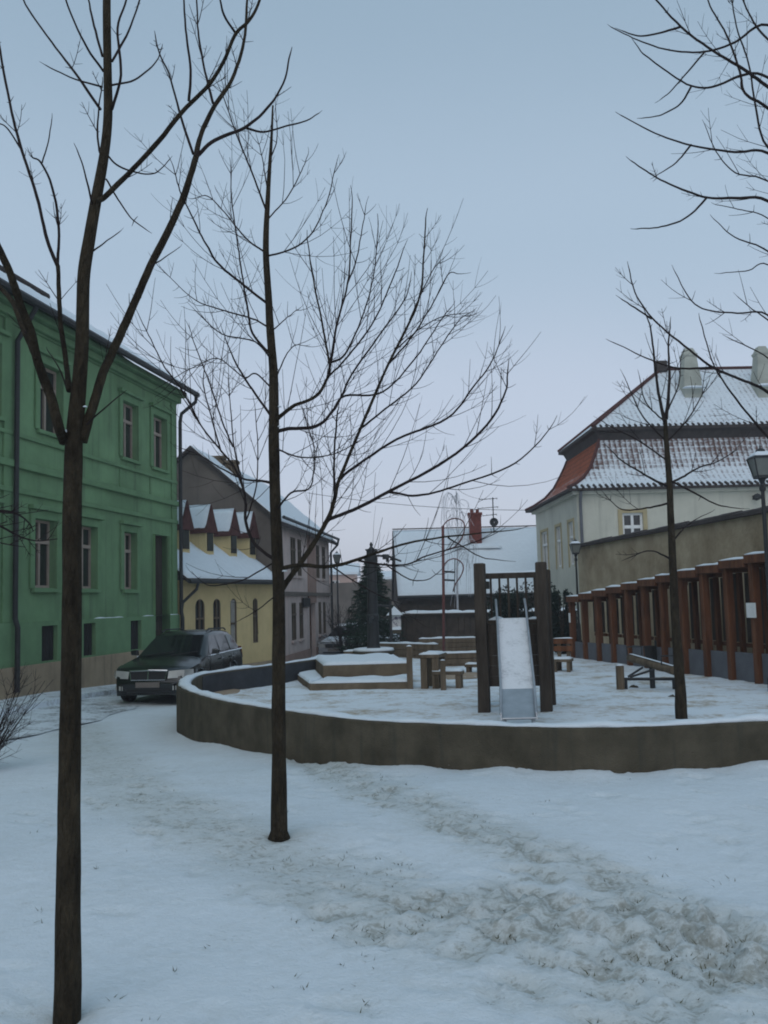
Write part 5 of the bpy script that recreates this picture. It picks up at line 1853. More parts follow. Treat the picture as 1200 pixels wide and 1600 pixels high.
# ------------------------------------------------------------------ cars
def make_car(pos, back, paint, label, snow=False, group=None):
    """pos: ground point under the centre of the front bumper, back: unit direction to the tail"""
    bx = Vector((back[0], back[1], 0)).normalized()
    sx = Vector((-bx.y, bx.x, 0)) * -1          # car's left as seen from the front = image right
    def C(x, y, z):                              # x from nose (0) to tail (4.5), y to image right, z up
        return Vector(pos) + bx * x + sx * y + Vector((0, 0, z))
    root = thing('parked_car', tuple(C(2.2, 0, 0)), label, 'car', group)
    L, HW = 4.5, 0.87
    AX = (0.86, 3.42)
    RW = 0.315
    def arch(x):
        z = 0.20
        for a in AX:
            d = abs(x - a)
            if d < 0.385:
                z = max(z, 0.30 + math.sqrt(0.385 ** 2 - d * d))
        return z
    def wid(x):
        if x < 0.55:
            return HW * (0.80 + 0.20 * math.sin(math.pi / 2 * clamp(x / 0.55)))
        if x > 4.1:
            return HW * (0.90 + 0.10 * math.cos(math.pi / 2 * clamp((x - 4.1) / 0.4)))
        return HW
    def topz(x):
        pts = [(0, 0.50), (0.03, 0.60), (0.12, 0.70), (0.3, 0.765), (0.7, 0.84), (1.1, 0.895), (1.35, 0.93), (4.3, 0.97), (4.45, 0.93), (4.5, 0.80)]
        for (a, b), (c, d) in zip(pts[:-1], pts[1:]):
            if a <= x <= c:
                return b + (d - b) * (x - a) / (c - a)
        return 0.8
    xs = sorted(set([0, 0.03, 0.08, 0.16, 0.3, 0.42] + [round(a + 0.385 * math.cos(t * math.pi / 10), 3) for a in AX for t in range(11)] + [1.35, 1.6, 2.0, 2.5, 2.9, 3.9, 4.1, 4.3, 4.42, 4.5]))
    rings = []
    for x in xs:
        w, t, a = wid(x), topz(x), arch(x)
        a = min(a, t - 0.08)
        zb = 0.20 if 0.05 < x < 4.45 else 0.26
        sh = min(t - 0.03, 0.80)
        half = [(0, zb), (w * 0.70, zb), (w * 0.72, a), (w * 0.985, a), (w, max(a + 0.02, 0.5)), (w * 0.985, max(a + 0.04, sh)), (w * 0.93, max(a + 0.06, t - 0.02)), (w * 0.62, t + 0.012), (w * 0.3, t + 0.03), (0, t + 0.035)]
        ring = [C(x, y, z) for y, z in half] + [C(x, -y, z) for y, z in half[-2:0:-1]]
        rings.append(ring)
    body = MB()
    body.loft(rings)
    bo = body.build('body', M[paint], root, smooth=True)
    bo.modifiers.new('es', 'EDGE_SPLIT').split_angle = R(38)
    # cabin
    prof = [(1.32, 0.915, 0.79), (1.55, 1.06, 0.75), (1.95, 1.30, 0.665), (2.2, 1.40, 0.62), (2.7, 1.455, 0.60), (3.3, 1.45, 0.595), (3.9, 1.405, 0.58), (4.1, 1.34, 0.595), (4.36, 1.08, 0.69), (4.42, 0.95, 0.74)]
    r2 = []
    for x, z, wt in prof:
        wb = 0.80 if x < 4 else 0.78
        zb = 0.88
        h = [(wb, zb), (wt + 0.0 if z > 1.2 else min(wb, wt), z - 0.05), (wt - 0.06, z - 0.005), (wt * 0.5, z + 0.015), (0, z + 0.02)]
        r2.append([C(x, y, q) for y, q in h] + [C(x, -y, q) for y, q in h[-2::-1]])
    cabin = MB()
    cabin.loft(r2, closed=False, cap=False)
    cb = cabin.build('cabin', M[paint], root, smooth=True)
    cb.modifiers.new('es', 'EDGE_SPLIT').split_angle = R(35)
    # windscreen
    ws = MB()
    ws.quad(C(1.315, -0.72, 0.955), C(1.315, 0.72, 0.955), C(2.05, 0.56, 1.375), C(2.05, -0.56, 1.375))
    o = ws.build('windscreen', M['carglass'], root)
    wp_ = MB()
    wp_.tube([C(1.28, -0.55, 0.96), C(1.40, 0.05, 1.03)], 0.012, 5)
    wp_.tube([C(1.28, 0.05, 0.96), C(1.40, 0.62, 1.03)], 0.012, 5)
    wp_.build('wiper', M['plastic'], o)
    for sg in (-1, 1):
        for a, b in (((1.72, 0.97), (2.52, 1.38)), ((2.60, 0.97), (3.38, 1.385)), ((3.46, 0.98), (4.15, 1.32))):
            x0, x1 = a[0], b[0]
            def sy(z):
                return sg * (0.808 - (z - 0.9) * 0.40)
            xa = x0 + (0.42 if x0 < 2 else 0.03)
            xb = x1 - (0.0 if x1 < 4 else 0.22)
            MB().quad(C(x0, sy(0.97), 0.97), C(x1, sy(0.97), 0.97), C(xb, sy(1.36), b[1] - 0.02), C(xa, sy(1.36), 1.35)).build('side_window', M['carglass'], root)
        MB().tube([C(1.5, sg * 0.845, 0.925), C(4.2, sg * 0.845, 0.955)], 0.014, 5).build('window_trim', M['chrome'], root)
        # door seams, handles
        for x in (1.55, 2.56, 3.4):
            MB().tube([C(x, sg * 0.868, 0.33), C(x, sg * 0.868, 0.9)], 0.006, 4).build('door_seam', M['plastic'], root)
        for x in (2.38, 3.24):
            MB().tube([C(x - 0.09, sg * 0.885, 0.82), C(x + 0.09, sg * 0.885, 0.825)], 0.016, 6).build('door_handle', M[paint], root)
        MB().tube([C(1.3, sg * 0.878, 0.52), C(3.0, sg * 0.878, 0.52)], 0.02, 5).build('rubbing_strip', M['plastic'], root)
        # mirror
        mm = MB()
        mm.loft([[C(1.62 + dx, sg * yy, zz) for dx, yy, zz in ((q, 0.86, 0.95), (q, 1.03, 0.96), (q, 1.04, 1.06), (q, 0.88, 1.08))] for q in (0.0, 0.1)])
        mm.build('mirror', M[paint], root, bevel=0.02)
        # headlights
        hl = MB()
        hl.quad(C(-0.035, sg * 0.43, 0.55), C(0.055, sg * 0.745, 0.56), C(0.10, sg * 0.75, 0.72), C(0.03, sg * 0.43, 0.70))
        hl.poly([C(0.055, sg * 0.745, 0.56), C(0.30, sg * 0.885, 0.60), C(0.33, sg * 0.87, 0.72), C(0.10, sg * 0.75, 0.72)])
        hl.build('headlight', M['headlight'], root)
        MB().quad(C(-0.055, sg * 0.54, 0.31), C(0.05, sg * 0.74, 0.31), C(0.05, sg * 0.74, 0.40), C(-0.055, sg * 0.54, 0.40)).build('fog_light', M['headlight'], root)
        MB().box((0, 0, 0), (0, 0, 0)) if False else None
        # tail lights
        MB().quad(C(4.47, sg * 0.60, 0.72), C(4.38, sg * 0.83, 0.72), C(4.34, sg * 0.80, 1.0), C(4.44, sg * 0.62, 1.0)).build('tail_light', M['brick_red'], root)
        # roof rails
        MB().tube([C(2.3, sg * 0.53, 1.44), C(2.5, sg * 0.53, 1.50), C(3.7, sg * 0.53, 1.48), C(3.85, sg * 0.53, 1.43)], 0.018, 6).build('roof_rail', M['plastic'], root)
        for a in AX:
            t = MB()
            n = 20
            rr = []
            for yy, r in ((0.665, RW * 0.8), (0.665, RW * 0.97), (0.70, RW), (0.83, RW), (0.862, RW * 0.96), (0.862, RW * 0.68)):
                rr.append([C(a + r * math.cos(2 * math.pi * k / n), sg * yy, RW + r * math.sin(2 * math.pi * k / n)) for k in range(n)])
            t.loft(rr)
            wh = t.build('wheel', M['tyre'], root)
            rm = MB()
            rm.loft([[C(a + r * math.cos(2 * math.pi * k / n), sg * yy, RW + r * math.sin(2 * math.pi * k / n)) for k in range(n)] for yy, r in ((0.855, RW * 0.66), (0.87, RW * 0.64), (0.845, RW * 0.5))], cap=False)
            for k in range(5):
                an = 2 * math.pi * k / 5
                rm.tube([C(a, sg * 0.862, RW), C(a + RW * 0.62 * math.cos(an), sg * 0.866, RW + RW * 0.62 * math.sin(an))], 0.03, 5)
            rm.build('rim', M['rim'], wh)
    g = MB()
    g.poly([C(-0.03, -0.36, 0.53), C(-0.03, 0.36, 0.53), C(0.02, 0.40, 0.70), C(0.02, -0.40, 0.70)])
    gr = g.build('grille', M['plastic'], root)
    s = MB()
    s.tube([C(-0.034, -0.37, 0.525), C(-0.034, 0.37, 0.525)], 0.012, 5)
    s.tube([C(0.015, -0.41, 0.71), C(0.0, 0, 0.725), C(0.015, 0.41, 0.71)], 0.02, 6)
    s.tube([C(-0.034, -0.37, 0.525), C(0.015, -0.41, 0.71)], 0.014, 5)
    s.tube([C(-0.034, 0.37, 0.525), C(0.015, 0.41, 0.71)], 0.014, 5)
    s.tube([C(-0.034, 0, 0.53), C(0.01, 0, 0.71)], 0.016, 5)
    s.build('grille_surround', M['chrome'], gr)
    b = MB()
    b.loft([[C(x, y, z) for y, z in ((-w_, 0.27), (w_, 0.27), (w_, 0.47), (-w_, 0.47))] for x, w_ in ((-0.05, 0.56), (0.02, 0.66), (0.2, 0.78))])
    bu = b.build('bumper', M[paint], root, bevel=0.03)
    MB().quad(C(-0.056, -0.5, 0.285), C(-0.056, 0.5, 0.285), C(-0.056, 0.48, 0.345), C(-0.056, -0.48, 0.345)).build('air_intake', M['plastic'], bu)
    MB().box((0, 0, 0), (0, 0, 0)) if False else None
    pl = MB()
    pl.hexa([C(-0.06, -0.26, 0.37), C(-0.06, 0.26, 0.37), C(-0.05, 0.26, 0.37), C(-0.05, -0.26, 0.37)], [C(-0.06, -0.26, 0.48), C(-0.06, 0.26, 0.48), C(-0.05, 0.26, 0.48), C(-0.05, -0.26, 0.48)])
    pl.build('number_plate', M['plate'], bu)
    if snow:
        e = 0.05
        snowcap([C(2.1, 0.55, 1.44), C(2.1, -0.55, 1.44), C(4.0, -0.55, 1.44), C(4.0, 0.55, 1.44)][::-1], 0.13, 0.12, pos[0]).build('roof_snow', M['snow'], root, smooth=True)
        snowcap([C(0.2, 0.68, 0.78), C(0.2, -0.68, 0.78), C(1.25, -0.68, 0.94), C(1.25, 0.68, 0.94)][::-1], 0.10, 0.12, pos[0] + 3).build('bonnet_snow', M['snow'], root, smooth=True)
    return root

fl, frr = at(174, 1090, 20.5), at(291, 1084, 20.15)
cx, cy = (fl.x + frr.x) / 2, (fl.y + frr.y) / 2
make_car((cx, cy, gz(cx, cy) + 0.025), (0.12, 0.99), 'carblack', 'dark estate car with chrome trimmed grille parked facing us by green house')
p = at(521, 1010, 44.0)
make_car((p.x, p.y, gz(p.x, p.y) + 0.02), (0.25, 0.97), 'carsilver', 'snow covered far car showing past the pink house corner', True, 'snowy cars far down the street')
p = at(591, 1010, 41.0)
make_car((p.x, p.y, gz(p.x, p.y) + 0.12), (0.1, 0.99), 'carsilver', 'far car with a snowy bonnet half hidden behind the pump', True, 'snowy cars far down the street')

# ------------------------------------------------------------------ conifer and shrubs
def needle_tree(base, h, r, label, seed, tip_gap=0.0):
    rs = random.Random(seed)
    root = thing('spruce_tree', base, label, 'tree')
    x, y, z = base
    MB().tube([(x, y, z), (x, y, z + h * 0.97)], [0.12, 0.015], 8).build('trunk', M['bark'], root)
    m = MB()
    n = 240
    for k in range(n):
        t = (k + rs.random()) / n
        zz = z + h * (0.06 + 0.92 * t)
        R0 = r * (1 - t) ** 0.85 * rs.uniform(0.75, 1.15) + 0.06
        a = k * 2.39996 + rs.uniform(-0.3, 0.3)
        d = Vector((math.cos(a), math.sin(a), 0))
        s = Vector((-d.y, d.x, 0))
        for q in range(44):
            u = rs.uniform(0.12, 1.0)
            p = Vector((x, y, zz)) + d * (R0 * u) + Vector((0, 0, -0.28 * R0 * u + 0.12 * R0 * u * u)) + s * rs.gauss(0, 0.09 * R0 + 0.02)
            L = rs.uniform(0.10, 0.24)
            e = (d * rs.uniform(0.2, 1) + s * rs.uniform(-0.9, 0.9) + Vector((0, 0, rs.uniform(-0.8, 0.25)))).normalized() * L
            w = e.cross(Vector((rs.gauss(0, 1), rs.gauss(0, 1), rs.gauss(0, 1)))).normalized() * 0.03
            m.add([p - w, p + w, p + e], [(0, 1, 2)])
    m.build('crown', M['needle'], root)
b = at(583, 1003, 38.5)
needle_tree((b.x, b.y, gz(b.x, b.y)), at(583, 864, 38.5).z - gz(b.x, b.y), 1.5, 'dark green spruce tree directly behind the water pump', 4)

def evergreen(px0, px1, ytop, depth, zb, label, seed):
    rs = random.Random(seed)
    a, c = at(px0, 950, depth), at(px1, 950, depth)
    cx = (a.x + c.x) / 2
    rx = (c.x - a.x) / 2
    zt = at((px0 + px1) / 2, ytop, depth).z
    root = thing('evergreen_bush', (cx, depth, zb), label, 'bush')
    st = MB()
    for k in range(7):
        an = rs.uniform(0, 6.28)
        st.tube([(cx, depth, zb - 0.1), (cx + rx * 0.3 * math.cos(an), depth + 0.3 * math.sin(an), zb + (zt - zb) * 0.5), (cx + rx * 0.6 * math.cos(an), depth + 0.6 * math.sin(an), zb + (zt - zb) * 0.85)], [0.04, 0.025, 0.008], 5)
    st.build('stem', M['bark'], root)
    cl = [(rs.uniform(-0.75, 0.75), rs.uniform(-0.6, 0.6), rs.uniform(0.15, 0.86), rs.uniform(0.25, 0.5)) for _ in range(26)]
    m = MB()
    for q in range(5200):
        u, v, w_, rr = rs.choice(cl)
        d = Vector((rs.gauss(0, 1), rs.gauss(0, 1), rs.gauss(0, 1))).normalized() * (rs.random() ** 0.4)
        p = Vector((cx + rx * (u + rr * 0.8 * d.x), depth + (v + rr * d.y) * min(rx, 0.9), zb + (zt - zb) * (w_ + rr * 0.45 * d.z)))
        e = Vector((rs.gauss(0, 1), rs.gauss(0, 1), rs.gauss(0.3, 1))).normalized() * rs.uniform(0.05, 0.12)
        f = e.cross(Vector((rs.gauss(0, 1), rs.gauss(0, 1), rs.gauss(0, 1)))).normalized() * 0.03
        m.add([p - f, p + e * 0.5 - f * 0.3, p + e, p + f], [(0, 1, 2, 3)])
    m.build('foliage', M['evergreen'], root)
evergreen(765, 848, 912, 29.5, -0.1, 'dark evergreen bush seen through the slide tower railing', 1)
evergreen(852, 902, 914, 28.6, -0.1, 'dark evergreen bush between the slide tower and fence end', 2)

# ------------------------------------------------------------------ bare trees
def grow(m, rs, p, d, L, r, lev, maxlev, up=0.35, sides=4):
    """one curved twig with side shoots"""
    n = 5
    pts = [p.copy()]
    q = p.copy()
    dd = d.normalized()
    bend = Vector((rs.gauss(0, 0.12), rs.gauss(0, 0.12), up))
    for i in range(n):
        dd = (dd + bend * (1.0 / n) + Vector((rs.gauss(0, 0.03), rs.gauss(0, 0.03), rs.gauss(0, 0.025)))).normalized()
        q = q + dd * (L / n)
        pts.append(q.copy())
    m.tube(pts, [r * (1 - 0.55 * i / n) for i in range(n + 1)], sides, cap=False)
    if lev < maxlev:
        for i in range(1, n):
            if rs.random() < 0.5:
                t = (pts[i + 1] - pts[i]).normalized()
                side = t.cross(Vector((rs.gauss(0, 1), rs.gauss(0, 1), rs.gauss(0, 0.6))))
                if side.length < 1e-4:
                    continue
                side.normalize()
                for sg in ((1, -1) if rs.random() < 0.5 else (1,)):
                    k = rs.uniform(0.25, 0.6) * (1 - 0.45 * i / n)
                    grow(m, rs, pts[i], t * 0.75 + side * sg * rs.uniform(0.55, 0.9), L * k, r * 0.62, lev + 1, maxlev, up * 0.8, 3)

def bare_tree(name, label, D, trunk, branches, seed, ppm, spread=0.6, twig=(0.35, 0.5), twr=0.005, dens=0.16, maxlev=1, base_z=None, spur=True, up=0.3, snow=None, ls=1.0, bark='bark', twigm='twig'):
    """trunk: [(px, py, half width in px)], branches: [([(px, py)...], r0 px, r1 px, depth drift, twiggy)]"""
    rs = random.Random(seed)
    base = at(trunk[0][0], trunk[0][1], D)
    root = thing(name, base, label, 'tree')
    P = [at(x, y, D) for x, y, _ in trunk]
    Pd = crom(P, 6)
    rd = []
    for i in range(len(trunk) - 1):
        for k in range(6):
            rd.append((trunk[i][2] * (1 - k / 6) + trunk[i + 1][2] * k / 6) * D / FPX)
    rd.append(trunk[-1][2] * D / FPX)
    jit = [p + Vector((noise.noise(p * 2.0), noise.noise(p * 2.0 + Vector((9, 0, 0))), 0)) * 0.008 for p in Pd]
    tm = MB()
    rr = []
    sides = 14
    rings = []
    for i, p in enumerate(jit):
        t = (jit[min(i + 1, len(jit) - 1)] - jit[max(i - 1, 0)]).normalized()
        a = Vector((1, 0, 0)) - t * t.x
        a.normalize()
        b_ = t.cross(a)
        flare = 1.0
        rings.append([p + (a * math.cos(2 * math.pi * k / sides) + b_ * math.sin(2 * math.pi * k / sides)) * rd[i] * (1 + 0.08 * noise.noise(Vector((k * 0.9, p.z * 4, seed))) + 0.09 * max(0, noise.noise(Vector((k * 0.5, p.z * 2.2, seed + 5))))) for k in range(sides)])
    foot = rings[0]
    c0 = jit[0]
    if base_z is not None:
        rings.insert(0, [c0 + (v - c0) * 1.12 - Vector((0, 0, 0.02)) for v in foot])
        rings.insert(0, [c0 + (v - c0) * (1.5 + 0.2 * math.sin(i_ * 1.9)) - Vector((0, 0, 0.10)) for i_, v in enumerate(foot)])
    tm.loft(rings)
    tm.build('trunk', M[bark], root, smooth=True)
    tw = MB()
    for pts, r0, r1, drift, tg in branches:
        n = len(pts)
        dep0 = D
        wob = rs.uniform(0, 6)
        B = [at(x, y, D + drift * (i / (n - 1)) ** 0.9 + 0.05 * math.sin(wob + i)) if i else at(x, y, D) for i, (x, y) in enumerate(pts)]
        if isinstance(tg, tuple):
            off, tg = tg
            B = [at(x, y, D + off + (drift - off) * i / (n - 1)) for i, (x, y) in enumerate(pts)]
        B = [B[0]] + [q + Vector((noise.noise(q * 5.3), noise.noise(q * 5.3 + Vector((4, 0, 0))), noise.noise(q * 5.3 + Vector((0, 7, 0))))) * (0.0015 * D) for q in B[1:]]
        C_ = crom(B, 6) if n > 1 else B
        C_ = [C_[0]] + [q + Vector((noise.noise(q * 17), 0, noise.noise(q * 17 + Vector((3, 3, 0))))) * (0.0006 * D) for q in C_[1:]]
        N = len(C_)
        rad = [max(0.0018, ls * (r0 * (1 - i / (N - 1)) + r1 * i / (N - 1)) * D / FPX) for i in range(N)]
        bm = MB()
        kn = [1 + 0.10 * noise.noise(q * 9.0) for q in C_]
        bm.tube(C_, [a * b for a, b in zip(rad, kn)], 8 if r0 > 3 else 6)
        bm.build('branch', M[bark] if r0 > 4 else M[twigm], root, smooth=True)
        # twigs
        acc = 0.0
        total = sum((C_[i + 1] - C_[i]).length for i in range(N - 1))
        run = 0.0
        for i in range(1, N - 1):
            seg = (C_[i + 1] - C_[i]).length
            run += seg
            acc += seg
            f = run / total
            st = dens / max(tg, 0.05)
            if acc > st and f > 0.1:
                acc = rs.uniform(-0.3, 0.3) * st
                t = (C_[i + 1] - C_[i]).normalized()
                side = t.cross(Vector((rs.gauss(0, 0.5), rs.gauss(0, 1), rs.gauss(0, 0.5))))
                if side.length < 1e-3:
                    continue
                side.normalize()
                for sg in (1, -1):
                    if rs.random() < 0.2:
                        continue
                    L = rs.uniform(*twig) * (1.15 - 0.6 * f)
                    short = spur and rs.random() < 0.45
                    if short:
                        grow(tw, rs, C_[i], t * 0.4 + side * sg, L * rs.uniform(0.12, 0.3), twr * 0.9, 2, 2, up)
                    else:
                        grow(tw, rs, C_[i], t * 1.0 + side * sg * rs.uniform(0.45, 0.8), L, twr, 0, maxlev, up)
        # leader tip
        t = (C_[-1] - C_[-2]).normalized()
        grow(tw, rs, C_[-1], t, twig[0] * 0.35, max(rad[-1] * 0.9, 0.002), 2, 2, 0.2)
    if tw.v:
        tw.build('twigs', M[twigm], root, kind='stuff')
    if snow:
        for px, py, rpx in snow:
            c = at(px, py, D - 0.02)
            r = rpx * D / FPX
            m = MB()
            rings = []
            for j in range(5):
                ph = math.pi / 2 * j / 4
                rings.append([(c.x + r * math.cos(ph) * math.cos(k * math.pi / 5) * (1 + 0.3 * math.sin(k * 2.3)), c.y + r * math.cos(ph) * math.sin(k * math.pi / 5), c.z + r * 0.8 * math.sin(ph)) for k in range(10)])
            m.loft(rings)
            m.build('snow', M['snow'], root, smooth=True)
    return root

# tree 1: nearest, at the left
T1 = [
    ([(128, 690), (140, 650), (152, 615), (162, 582), (179, 543), (201, 494), (236, 416), (263, 363), (289, 306), (306, 245)], 9, 5.6, 0.35, 0.35),
    ([(306, 245), (313, 214), (333, 171), (363, 123), (381, 66), (386, 0), (388, -60)], 5.2, 1.8, 0.75, (0.35, 0.6)),
    ([(306, 245), (337, 219), (381, 199), (416, 171), (442, 131), (454, 83)], 4.0, 1.3, 0.3, (0.35, 0.5)),
    ([(381, 199), (411, 206), (446, 197), (479, 188), (497, 178)], 2.2, 1.0, 0.6, (0.35, 0.3)),
    ([(153, 312), (162, 309), (193, 280), (241, 228), (284, 175), (324, 136), (350, 96), (368, 52), (389, 31), (405, 0), (415, -40)], 4.6, 1.7, -0.5, 0.5),
    ([(368, 52), (350, 22), (343, 0), (336, -40)], 2.0, 1.0, -0.6, (-0.4, 0.3)),
    ([(302, 241), (284, 184), (263, 118), (249, 83), (242, 55)], 2.4, 1.0, 0.5, (0.35, 0.6)),
    ([(295, 158), (298, 109), (291, 44), (287, 0), (284, -50)], 2.2, 1.0, -0.4, (-0.3, 0.2)),
    ([(333, 162), (322, 114), (311, 57), (307, 4), (305, -40)], 2.4, 1.1, 0.6, (0.45, 0.5)),
    ([(100, 690), (92, 665), (79, 621), (61, 569), (50, 520), (32, 475), (14, 425), (0, 395), (-30, 330)], 8.5, 5.0, -0.3, 0.25),
    ([(58, 562), (38, 515), (20, 475), (0, 448), (-25, 405)], 5.0, 3.4, 0.3, (-0.1, 0.3)),
    ([(108, 610), (103, 569), (98, 530), (94, 494), (90, 416)], 4.6, 3.6, 0.3, 0.5),
    ([(90, 416), (74, 376), (57, 306), (35, 236), (18, 175), (0, 79), (-8, 20)], 3.2, 1.9, 0.45, (0.3, 0.8)),
    ([(90, 416), (93, 359), (83, 297), (66, 254), (52, 246)], 2.7, 1.4, 0.1, (0.3, 0.8)),
    ([(66, 254), (76, 220), (82, 186)], 1.5, 0.8, 0.2, (0.1, 0.4)),
    ([(35, 236), (10, 200), (-10, 190)], 1.6, 1.0, 0.5, (0.4, 0.4)),
    ([(157, 171), (118, 114), (87, 74), (44, 13), (30, -20)], 2.4, 1.2, 0.4, 0.4),
    ([(162, 112), (131, 66), (103, 0), (95, -30)], 2.1, 1.2, -0.3, 0.3),
    ([(160, 88), (144, 31), (139, 0), (134, -40)], 2.1, 1.2, 0.2, 0.3),
    ([(175, 96), (201, 48), (219, 0), (228, -30)], 2.2, 1.2, 0.3, 0.3),
    ([(175, 171), (189, 118), (184, 44), (197, 0), (203, -40)], 2.4, 1.3, -0.3, 0.4),
    ([(175, 133), (210, 125), (241, 100), (253, 74)], 1.8, 0.9, 0.2, 0.3),
    ([(160, 136), (118, 122), (72, 103)], 1.7, 0.8, -0.3, 0.4),
    ([(166, 240), (182, 258), (210, 269), (241, 271), (265, 249)], 1.9, 0.9, 0.3, 0.4),
    ([(160, 255), (152, 215), (155, 165), (160, 130)], 2.0, 1.0, 0.2, 0.6),
    ([(146, 330), (137, 285), (130, 260), (120, 235)], 1.8, 0.9, -0.2, 0.5),
    ([(166, 280), (185, 310), (205, 340), (228, 358)], 1.6, 0.8, -0.2, 0.4),
    ([(146, 392), (165, 378), (188, 362)], 1.5, 0.7, 0.2, 0.4),
    ([(236, 416), (256, 405), (280, 388)], 1.4, 0.6, 0.4, (0.2, 0.3)),
    ([(130, 668), (160, 640), (190, 615)], 1.6, 0.8, -0.2, 0.3),
    ([(106, 612), (92, 575), (75, 548)], 1.5, 0.8, 0.2, 0.2),
]
bare_tree('bare_tree', 'nearest bare tree with forked trunk along the left side', 4.35,
          [(103, 1690, 22.5), (105, 1600, 21), (107, 1400, 18.2), (109, 1200, 16.5), (111, 1000, 15.2), (113, 850, 14.5), (115, 720, 14.6), (118, 665, 13.0), (125, 590, 11.6), (129, 525, 10.6), (131, 437, 10.0), (140, 372, 9.3), (149, 318, 9.2), (162, 245, 7.8), (168, 184, 7.4), (168, 109, 6.8), (168, 0, 6.4), (170, -140, 4.5)],
          T1, 11, 1, twig=(0.10, 0.30), twr=0.0026, dens=0.13, maxlev=1, base_z=0, up=0.35, snow=[(103, 676, 6), (133, 636, 3)])

